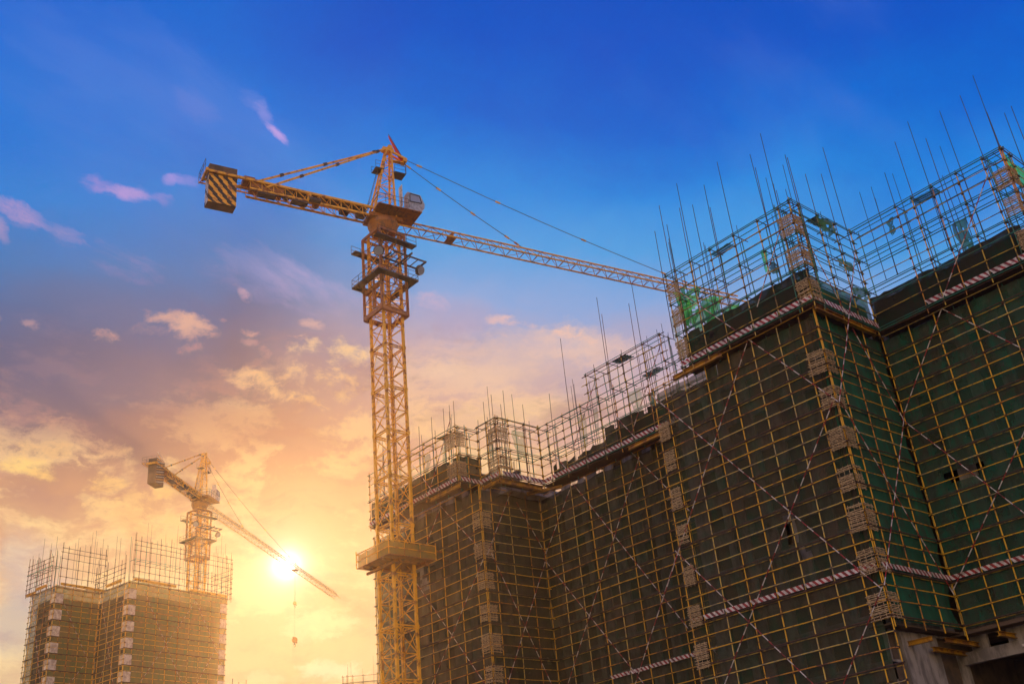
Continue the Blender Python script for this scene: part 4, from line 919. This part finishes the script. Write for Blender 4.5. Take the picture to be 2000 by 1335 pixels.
sm = R(-65.2); SP = (215 * math.sin(sm), 215 * math.cos(sm))
sc2, SQ = crane(SP, 77.8, R(-39.0), R(11.8), 1.2, 86.0, 'smaller-looking distant orange tower crane standing behind the left building, its jib crossing the sun', 66.0, 40.0, weights='plain', trolley=53.6, cablepts=(22, 56))
# flag on the tower head
ft_ = thing('flag', 'faded red flag on a slanted pole at the top of the large crane', 'flag', tuple(MQ_(3.0, 0.1, 81.2)))
p0 = MQ_(3.3, .1, 80.9); p1 = MQ_(1.15, .1, 84.6)
MB().tube(p0, p1, .04, 6).build('flag_pole', DARK, ft_)
fm = MB(); N = 10; ids = {}
for i in range(N + 1):
    for jn in range(6):
        t = i / N; q = jn / 5; p = p1.lerp(p0, .02 + .86 * t)
        drop = (.25 + 1.15 * math.sin(min(1, t * 1.35) * math.pi * .62)) * (1 - .55 * max(0, t - .55) / .45)
        v = p + Vector((0, 0, -1)) * drop * q * .95 + Vector((math.cos(main_az), -math.sin(main_az), 0)) * (.12 * math.sin(q * 5 + t * 7) * q)
        ids[i, jn] = len(fm.v); fm.v.append(v)
for i in range(N):
    for jn in range(5): fm.f.append((ids[i, jn], ids[i + 1, jn], ids[i + 1, jn + 1], ids[i, jn + 1])); fm.m.append(0)
fm.build('cloth', REDF, ft_, smooth=True)

# ------------------------------------------------------------------ left building, about 200 m off
uL = (-0.204, 0.979); vL = (0.979, 0.204)
P2 = Vector((-189.8, 74.7)); PI_ = Vector((-198.95, 72.8)); P1 = Vector((-197.1, 64.0)); P0 = Vector((-205.1, 62.3))
L1 = Face(P2, uL); L2 = Face(PI_, vL); L3 = Face(P1, uL); L4 = Face(P0, vL)
ltop = 58.9; STL = 2.97
def rl_(zb): return [round(ltop - .4 - STL / 3 * q, 3) for q in range(0, 40) if ltop - .4 - STL / 3 * q > zb]
mL = [ltop - .4 - STL * q for q in range(12)]
LM = (YEL, YELD)
kwn = dict(zref=ltop - .4, storey=STL, step=.8)
WL = dict(pr=.06, lr=.052, mats_=LM, cr=.09)
scaffold('scaffold on the golden broad front of the distant left building', L1, cols_between(0, 22.3, 2.5, 1.5), rl_(36), 35, ltop, mL, net=[(0, 22.3, 35, ltop, NETF, kwn)],
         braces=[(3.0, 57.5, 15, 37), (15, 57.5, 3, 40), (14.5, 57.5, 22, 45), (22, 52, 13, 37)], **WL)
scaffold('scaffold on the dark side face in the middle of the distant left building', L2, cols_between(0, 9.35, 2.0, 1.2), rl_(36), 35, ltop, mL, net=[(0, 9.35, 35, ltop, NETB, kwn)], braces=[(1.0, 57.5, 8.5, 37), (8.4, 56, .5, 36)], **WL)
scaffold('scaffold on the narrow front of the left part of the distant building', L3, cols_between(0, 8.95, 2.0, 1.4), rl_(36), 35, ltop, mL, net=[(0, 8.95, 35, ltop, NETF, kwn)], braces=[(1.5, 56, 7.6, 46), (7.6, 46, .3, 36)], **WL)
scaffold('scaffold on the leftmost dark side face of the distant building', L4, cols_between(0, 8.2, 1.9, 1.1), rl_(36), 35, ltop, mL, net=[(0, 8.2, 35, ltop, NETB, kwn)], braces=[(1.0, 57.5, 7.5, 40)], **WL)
def LP(F, a): return tuple(F.P(a, 0, 0).xy)
L5 = Face(L1.P(22.3, 0, 0).xy, (-vL[0], -vL[1]))
scaffold('edge-on scaffold at the right end of the distant left building', L5, [0.1, 1.4, 3.2, 5.0], rl_(36), 35, ltop, mL, net=None, inner=1.2, **WL)
upr = [59.0, 60.0, 61.1, 62.2, 63.3, 64.3, 65.3, 66.3]; upm = [59.0, 62.2, 65.3]
def upscaf(label, F, L, dz, hl=0.0, tipn=6, rws=None, mns=None, top=66.6):
    tp = [(random.uniform(0, L), top + random.uniform(.8, 5.5), random.choice((0.3, -1.4))) for _ in range(tipn)]
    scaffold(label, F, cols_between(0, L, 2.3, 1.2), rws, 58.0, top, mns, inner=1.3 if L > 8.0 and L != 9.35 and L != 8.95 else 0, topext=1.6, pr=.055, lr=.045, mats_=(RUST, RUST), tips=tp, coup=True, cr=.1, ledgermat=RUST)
G = lambda F, o: Face((F.O + F.n * o).xy, tuple(F.u.xy))
upscaf('open rusty top scaffold above the golden front of the distant building', G(L1, 1.0), 22.3, 0, tipn=13, rws=[59.3, 60.5, 61.7, 64.4, 65.4, 66.3], mns=[62.6], top=66.4)
upscaf('open rusty top scaffold above the middle side face of the distant building', G(L2, 1.0), 9.35, 0, tipn=8, rws=[59.2, 60.1, 61.0, 61.9], mns=[62.6], top=62.8)
upscaf('open rusty top scaffold above the narrow left front of the distant building', G(L3, 1.0), 8.95, 0, tipn=7, rws=[60.2, 61.8, 63.6, 64.8, 65.6], mns=[59.3, 62.4], top=65.7)
upscaf('open rusty top scaffold above the leftmost side face of the distant building', G(L4, 1.0), 8.2, 0, tipn=8, rws=[58.6, 59.5, 60.4, 61.3, 62.2, 63.1, 63.9], mns=[62.2], top=64.0)
upscaf('open rusty top scaffold on the right end of the distant building', G(L5, 1.0), 6.5, .5, tipn=6, rws=[58.8, 59.8, 60.8, 61.8, 62.8, 63.8, 64.7], mns=[62.8], top=64.9)
lb = thing('apartment_building', 'distant unfinished apartment building wrapped in golden green netting, bottom left below the smaller crane', 'building', (-200, 85, 0))
def body(F, a0, a1, depth, z1, name):
    m = MB(); m.beam(F.P((a0 + a1) / 2, -1.2, z1 / 2), F.P((a0 + a1) / 2, -1.2 - depth, z1 / 2), a1 - a0, z1); m.build(name, CONC, lb)
body(L1, 1.2, 21.0, 9.0, 57.0, 'wall'); body(L3, 1.2, 26.0, 6.4, 57.02, 'wall')
for (F, a, where) in ((L1, 0, 'at the middle corner of the distant building'), (L3, 0, 'at the left corner of the distant building')):
    for i in range(7):
        z = ltop - 2.4 - STL * i; mm = MB()
        mm.beam(F.P(.05, .14, z), F.P(1.55, .14, z), .06, 1.75); mm.beam(F.P(-.02, .1, z), F.P(-.02, -1.4, z), .06, 1.75)
        for q in (-.45, .0, .45): mm.beam(F.P(.05, .19, z + q), F.P(1.55, .19, z + q), .03, .05)
        o = mm.build('pale_mat', PANL); c = F.P(0, 0, z); o.data.transform(Matrix.Translation(-c)); o.location = c
        nm = ['topmost', 'second', 'third', 'fourth', 'fifth', 'sixth', 'seventh'][i]
        tag(o, 'pale mat, %s from top %s' % (nm, where), 'mat', 'pale mats on the distant building corners')
for i in range(7):
    z = ltop - 2.4 - STL * i; mm = MB(); F = L1
    mm.beam(F.P(20.7, .14, z), F.P(22.2, .14, z), .06, 1.75)
    for q in (-.45, .0, .45): mm.beam(F.P(20.7, .19, z + q), F.P(22.2, .19, z + q), .03, .05)
    o = mm.build('pale_mat', PANL); c = F.P(21.4, 0, z); o.data.transform(Matrix.Translation(-c)); o.location = c
    tag(o, 'pale mat, %s from top on the glowing right edge of the distant building' % ['topmost', 'second', 'third', 'fourth', 'fifth', 'sixth', 'seventh'][i], 'mat', 'pale mats on the distant building corners')
# yellow beams lying under the top scaffold
def fbeam(F, a0, a1, d, z, label):
    p, q = F.P(a0, d, z), F.P(a1, d, z); o = MB().ibeam(Vector((0, 0, 0)), q - p, .4, .4, t=.05).build('steel_beam', CRY); o.location = p; tag(o, label, 'beam', 'yellow beams at the roof edge of the distant building')
fbeam(L1, 0.2, 9.5, 1.0, 58.95, 'long yellow beam at the roof edge above the golden front of the distant building')
fbeam(L1, 12.5, 21.5, 1.0, 58.75, 'yellow beam at the right end of the distant building roof edge')
fbeam(L1, 1.2, 8.0, 1.8, 58.6, 'orange beam just under the long one on the distant building')
fbeam(L3, 0.3, 6.5, 1.0, 58.9, 'yellow beam above the narrow left front of the distant building')
fbeam(L3, 5.0, 8.8, 1.7, 58.6, 'short yellow beam near the recess of the distant building')
fbeam(L4, 0.5, 3.5, 1.2, 58.3, 'leftmost short beam on the distant building roof edge')
fbeam(L4, 4.0, 7.4, 1.4, 58.7, 'second short beam from the left on the distant building roof edge')
fbeam(L2, 4.0, 8.8, 1.3, 58.8, 'short beam above the dark middle side face of the distant building')
# unloading platform on its right end
up = thing('unloading_platform', 'small striped loading platform sticking out from the right end of the distant building', 'platform', tuple(L1.P(24.3, .5, 42)))
c = L1.P(24.3, .5, 40.6)
uu, vv = L1.u, L1.n
def LQ(a, b, z): return c + uu * a + vv * b + Vector((0, 0, z))
MB().beam(LQ(-2, 0, -.9), LQ(2.1, 0, -.9), 2.2, .25).build('floor', CRO, up)
sd_ = MB()
for i in range(6):
    a0, a1 = -2 + i * .683, -2 + (i + 1) * .683
    sd_.hexa([LQ(a0, 1.1, -.8), LQ(a1, 1.1, -.8), LQ(a1, 1.1, .7), LQ(a0, 1.1, .7), LQ(a0, 1.16, -.8), LQ(a1, 1.16, -.8), LQ(a1, 1.16, .7), LQ(a0, 1.16, .7)], m=i % 2)
sd_.build('side_panel', [CRO, CRY], up)
MB().beam(LQ(2.1, -1.1, -.1), LQ(2.1, 1.1, -.1), .06, 1.5).build('end_panel', CRO, up)
for a, b in ((-1.2, 1.1), (2.1, 1.1), (2.1, -1.1)): MB().tube(LQ(a, b, .7), LQ(a, b, 2.3), .06, 5).build('post', DARK, up)
MB().tube(LQ(2.1, 0, -.3), LQ(6.0, 0, -.2), .05, 5, 0, .02).build('rod', DARK, up)
# swelling catch net at its foot
cn = MB(); ids = {}
for i in range(21):
    for q in range(9):
        a = -7 + 27 * i / 20; t = q / 8; bul = math.sin(math.pi * i / 20)
        p = L1.P(a, .4 + 3.2 * t * (bul ** .6) + .1, 37.2 + (3.2 * (bul ** .5)) * (1 - t * t) + .25 * fnoise(a * .6, t * 2, 1)); ids[i, q] = len(cn.v); cn.v.append(p)
for i in range(20):
    for q in range(8): cn.f.append((ids[i, q], ids[i + 1, q], ids[i + 1, q + 1], ids[i, q + 1])); cn.m.append(0)
cno = thing('catch_net', 'pale grey catch net bulging at the foot of the distant building', 'net', tuple(L1.P(6, 1, 37)))
cn.build('netting', NETC, cno, smooth=True)
for a in (-5, 1, 6, 12, 18): MB().tube(L1.P(a, .2, 36.5), L1.P(a + 1.2, 3.6, 38.2), .06, 5).build('strut', RUST, cno)

# ------------------------------------------------------------------ bit of another scaffolded roof behind the mast
fa = R(-57.6); FB = Face((250 * math.sin(fa), 250 * math.cos(fa)), (0.62, 0.785))
far = scaffold('far-off scaffold rails on a roof edge low between the sky and the large crane mast', FB, [0, 1.0, 2.3, 4.6, 7.8, 10.5, 13], [45.5, 46.8, 48.3], 43, 48.6, [46.8], inner=1.6, tips=[(1.2, 50.5, 0), (2.0, 51.4, 0), (4.6, 49.8, 0)], pr=.06, lr=.05, mats_=(RUST, RUST))
fb = thing('distant_roof', 'sliver of a distant concrete roof edge beneath far-off scaffold rails, left of the mast foot', 'building', tuple(FB.P(8, -5, 0)))
m = MB(); m.beam(FB.P(1.2, -2.5, 22), FB.P(18, -2.5, 22), 4.0, 44.0); m.build('wall', CONC, fb); MB().beam(FB.P(.6, -1.5, 44.3), FB.P(18, -1.5, 44.3), 5, .4).build('roof_edge', RUST, fb)

# ------------------------------------------------------------------ hook blocks hanging from the distant crane
def hook(z, label, sc_=1.0):
    p = SQ(53.6, 0, 0); t = thing('hook_block', label, 'hook', (p.x, p.y, z), 'hooks on the distant crane rope')
    b = MB(); b.tube(Vector((p.x, p.y, z)) + Vector((-.25, 0, 0)) * sc_, Vector((p.x, p.y, z)) + Vector((.25, 0, 0)) * sc_, .8 * sc_, 14); b.beam((p.x - .5 * sc_, p.y, z + .9 * sc_), (p.x + .3 * sc_, p.y + .3, z - .9 * sc_), .9 * sc_, .3 * sc_); b.build('sheave', CRO, t)
    h = MB(); prev = None
    for q in range(9):
        a = -1.4 + q * .5; pt = Vector((p.x + .45 * sc_ * math.cos(a), p.y, z - 1.6 * sc_ + .45 * sc_ * math.sin(a)))
        if prev is not None: h.tube(prev, pt, .12 * sc_, 6)
        prev = pt
    h.tube((p.x, p.y, z - .6 * sc_), (p.x, p.y, z - 1.2 * sc_), .1 * sc_, 6); h.build('hook', DARK, t)
    for dx in (-.2, .2): MB().tube((p.x + dx, p.y, z + .5), (p.x + dx * .7, p.y, 77.5), .012, 4).build('rope', DARK, t)
HOOKZ = (69.3, 60.4)
hook(HOOKZ[0], 'upper pale hook block hanging close under the sun', .55)
hook(HOOKZ[1], 'lower dark hook block hanging well below the sun', .85)

# ------------------------------------------------------------------ workers
SKIN = mat('skin', (0.35, 0.19, 0.12), 0.6); HELM = mat('helmet', (0.75, 0.42, 0.05), 0.4); SHIRT = mat('work_shirt', (0.035, 0.06, 0.045), 0.9, 0, (0.06, 0.07, 0.06), 6)
def worker(loc, yaw, label, bend=0.5, sc_=1.0):
    """one skinned figure leaning forward over its work; hands on a rail in front"""
    root = thing('person', label, 'person', loc)
    b = bend; hip = Vector((0, 0, .95)); ch = hip + Vector((.42 * math.sin(b), 0, .42 * math.cos(b))); nk = ch + Vector((.12 * math.sin(b), 0, .14 * math.cos(b))); hd = nk + Vector((.07, 0, .17))
    J_ = {'hip': (hip, .15), 'chest': (ch, .17), 'neck': (nk, .062), 'head': (hd, .10), 'top': (hd + Vector((.01, 0, .09)), .085), 'nose': (hd + Vector((.10, 0, -.01)), .022)}
    ed = [('hip', 'chest'), ('chest', 'neck'), ('neck', 'head'), ('head', 'top'), ('head', 'nose')]
    for sd, y in (('l', 1), ('r', -1)):
        J_['th' + sd] = (hip + Vector((0, .10 * y, -.06)), .10); J_['kn' + sd] = (Vector((.10 + .06 * y, .12 * y, .50)), .065); J_['an' + sd] = (Vector((-.02 + .12 * y, .13 * y, .08)), .045); J_['to' + sd] = (Vector((.16 + .12 * y, .14 * y, .035)), .035)
        J_['sh' + sd] = (ch + Vector((.02, .19 * y, .07)), .068); J_['el' + sd] = (ch + Vector((.20, .26 * y, -.17)), .046); J_['wr' + sd] = (ch + Vector((.42, .18 * y, -.20)), .030); J_['pa' + sd] = (ch + Vector((.50, .17 * y, -.21)), .034)
        ed += [('hip', 'th' + sd), ('th' + sd, 'kn' + sd), ('kn' + sd, 'an' + sd), ('an' + sd, 'to' + sd), ('chest', 'sh' + sd), ('sh' + sd, 'el' + sd), ('el' + sd, 'wr' + sd), ('wr' + sd, 'pa' + sd)]
        for q in range(5):
            a = (q - 2) * .017; ln = (.05, .075, .085, .078, .06)[q]; base = ch + Vector((.53, .17 * y + a, -.21)); 
            if q == 0: base = ch + Vector((.47, .17 * y - .03, -.20))
            J_['f%d%s' % (q, sd)] = (base, .011); J_['g%d%s' % (q, sd)] = (base + Vector((ln * .7, 0 if q else -.02, -.035)), .009); J_['h%d%s' % (q, sd)] = (base + Vector((ln * .55, 0, -.075)), .008)
            ed += [('pa' + sd, 'f%d%s' % (q, sd)), ('f%d%s' % (q, sd), 'g%d%s' % (q, sd)), ('g%d%s' % (q, sd), 'h%d%s' % (q, sd))]
    ks = list(J_); me = bpy.data.meshes.new('body'); me.from_pydata([tuple(J_[k][0]) for k in ks], [(ks.index(a), ks.index(c)) for a, c in ed], [])
    o = bpy.data.objects.new('body', me); col.objects.link(o); o.parent = root; root.rotation_euler = (0, 0, yaw); me.materials.append(SHIRT)
    sk = o.modifiers.new('skin', 'SKIN'); me.skin_vertices.new() if not me.skin_vertices else None
    for i, k in enumerate(ks): me.skin_vertices[0].data[i].radius = (J_[k][1], J_[k][1])
    me.skin_vertices[0].data[0].use_root = True
    sub = o.modifiers.new('sub', 'SUBSURF'); sub.levels = 1; sub.render_levels = 1
    hm_ = bmesh.new(); bmesh.ops.create_uvsphere(hm_, u_segments=16, v_segments=8, radius=.135)
    for v in hm_.verts:
        if v.co.z < -.01: v.co.z = -.01; v.co.x *= 1.14; v.co.y *= 1.1
    m2 = bpy.data.meshes.new('helmet'); hm_.to_mesh(m2); m2.materials.append(HELM); h = bpy.data.objects.new('helmet', m2); col.objects.link(h); h.parent = root; h.location = hd + Vector((.01, 0, .07))
    fb_ = bmesh.new(); bmesh.ops.create_uvsphere(fb_, u_segments=14, v_segments=10, radius=.103); m3 = bpy.data.meshes.new('face'); fb_.to_mesh(m3); m3.materials.append(SKIN)
    f = bpy.data.objects.new('face', m3); col.objects.link(f); f.parent = root; f.location = hd + Vector((.022, 0, -.005)); f.scale = (.92, .82, 1.15)
    return root
worker((-76.6, 65.3, 39.55), R(-40), 'worker in a helmet leaning forward inside the notch of the far left block', .55)
worker(tuple(L1.P(9.5, -.6, 57.7)), R(190), 'small stooping worker on the roof edge of the distant building', .7)
# ------------------------------------------------------------------ haze
hz = MB(); hz.hexa([(-262, -12, -1), (14, -12, -1), (14, 168, -1), (-262, 168, -1), (-262, -12, 92), (14, -12, 92), (14, 168, 92), (-262, 168, 92)])
hm = bpy.data.materials.new('haze'); hm.use_nodes = True; t = NT(hm.node_tree)
pv = t.node('ShaderNodeVolumePrincipled'); pv.inputs['Color'].default_value = (1.0, 0.93, 0.84, 1); pv.inputs['Density'].default_value = 0.00015; pv.inputs['Anisotropy'].default_value = 0.83
oo = t.node('ShaderNodeOutputMaterial'); t.l.new(pv.outputs[0], oo.inputs['Volume'])
tag(hz.build('haze', hm), kind='stuff')
bpy.context.view_layer.update()
print('objects', len(bpy.data.objects), 'verts', sum(len(m.vertices) for m in bpy.data.meshes))
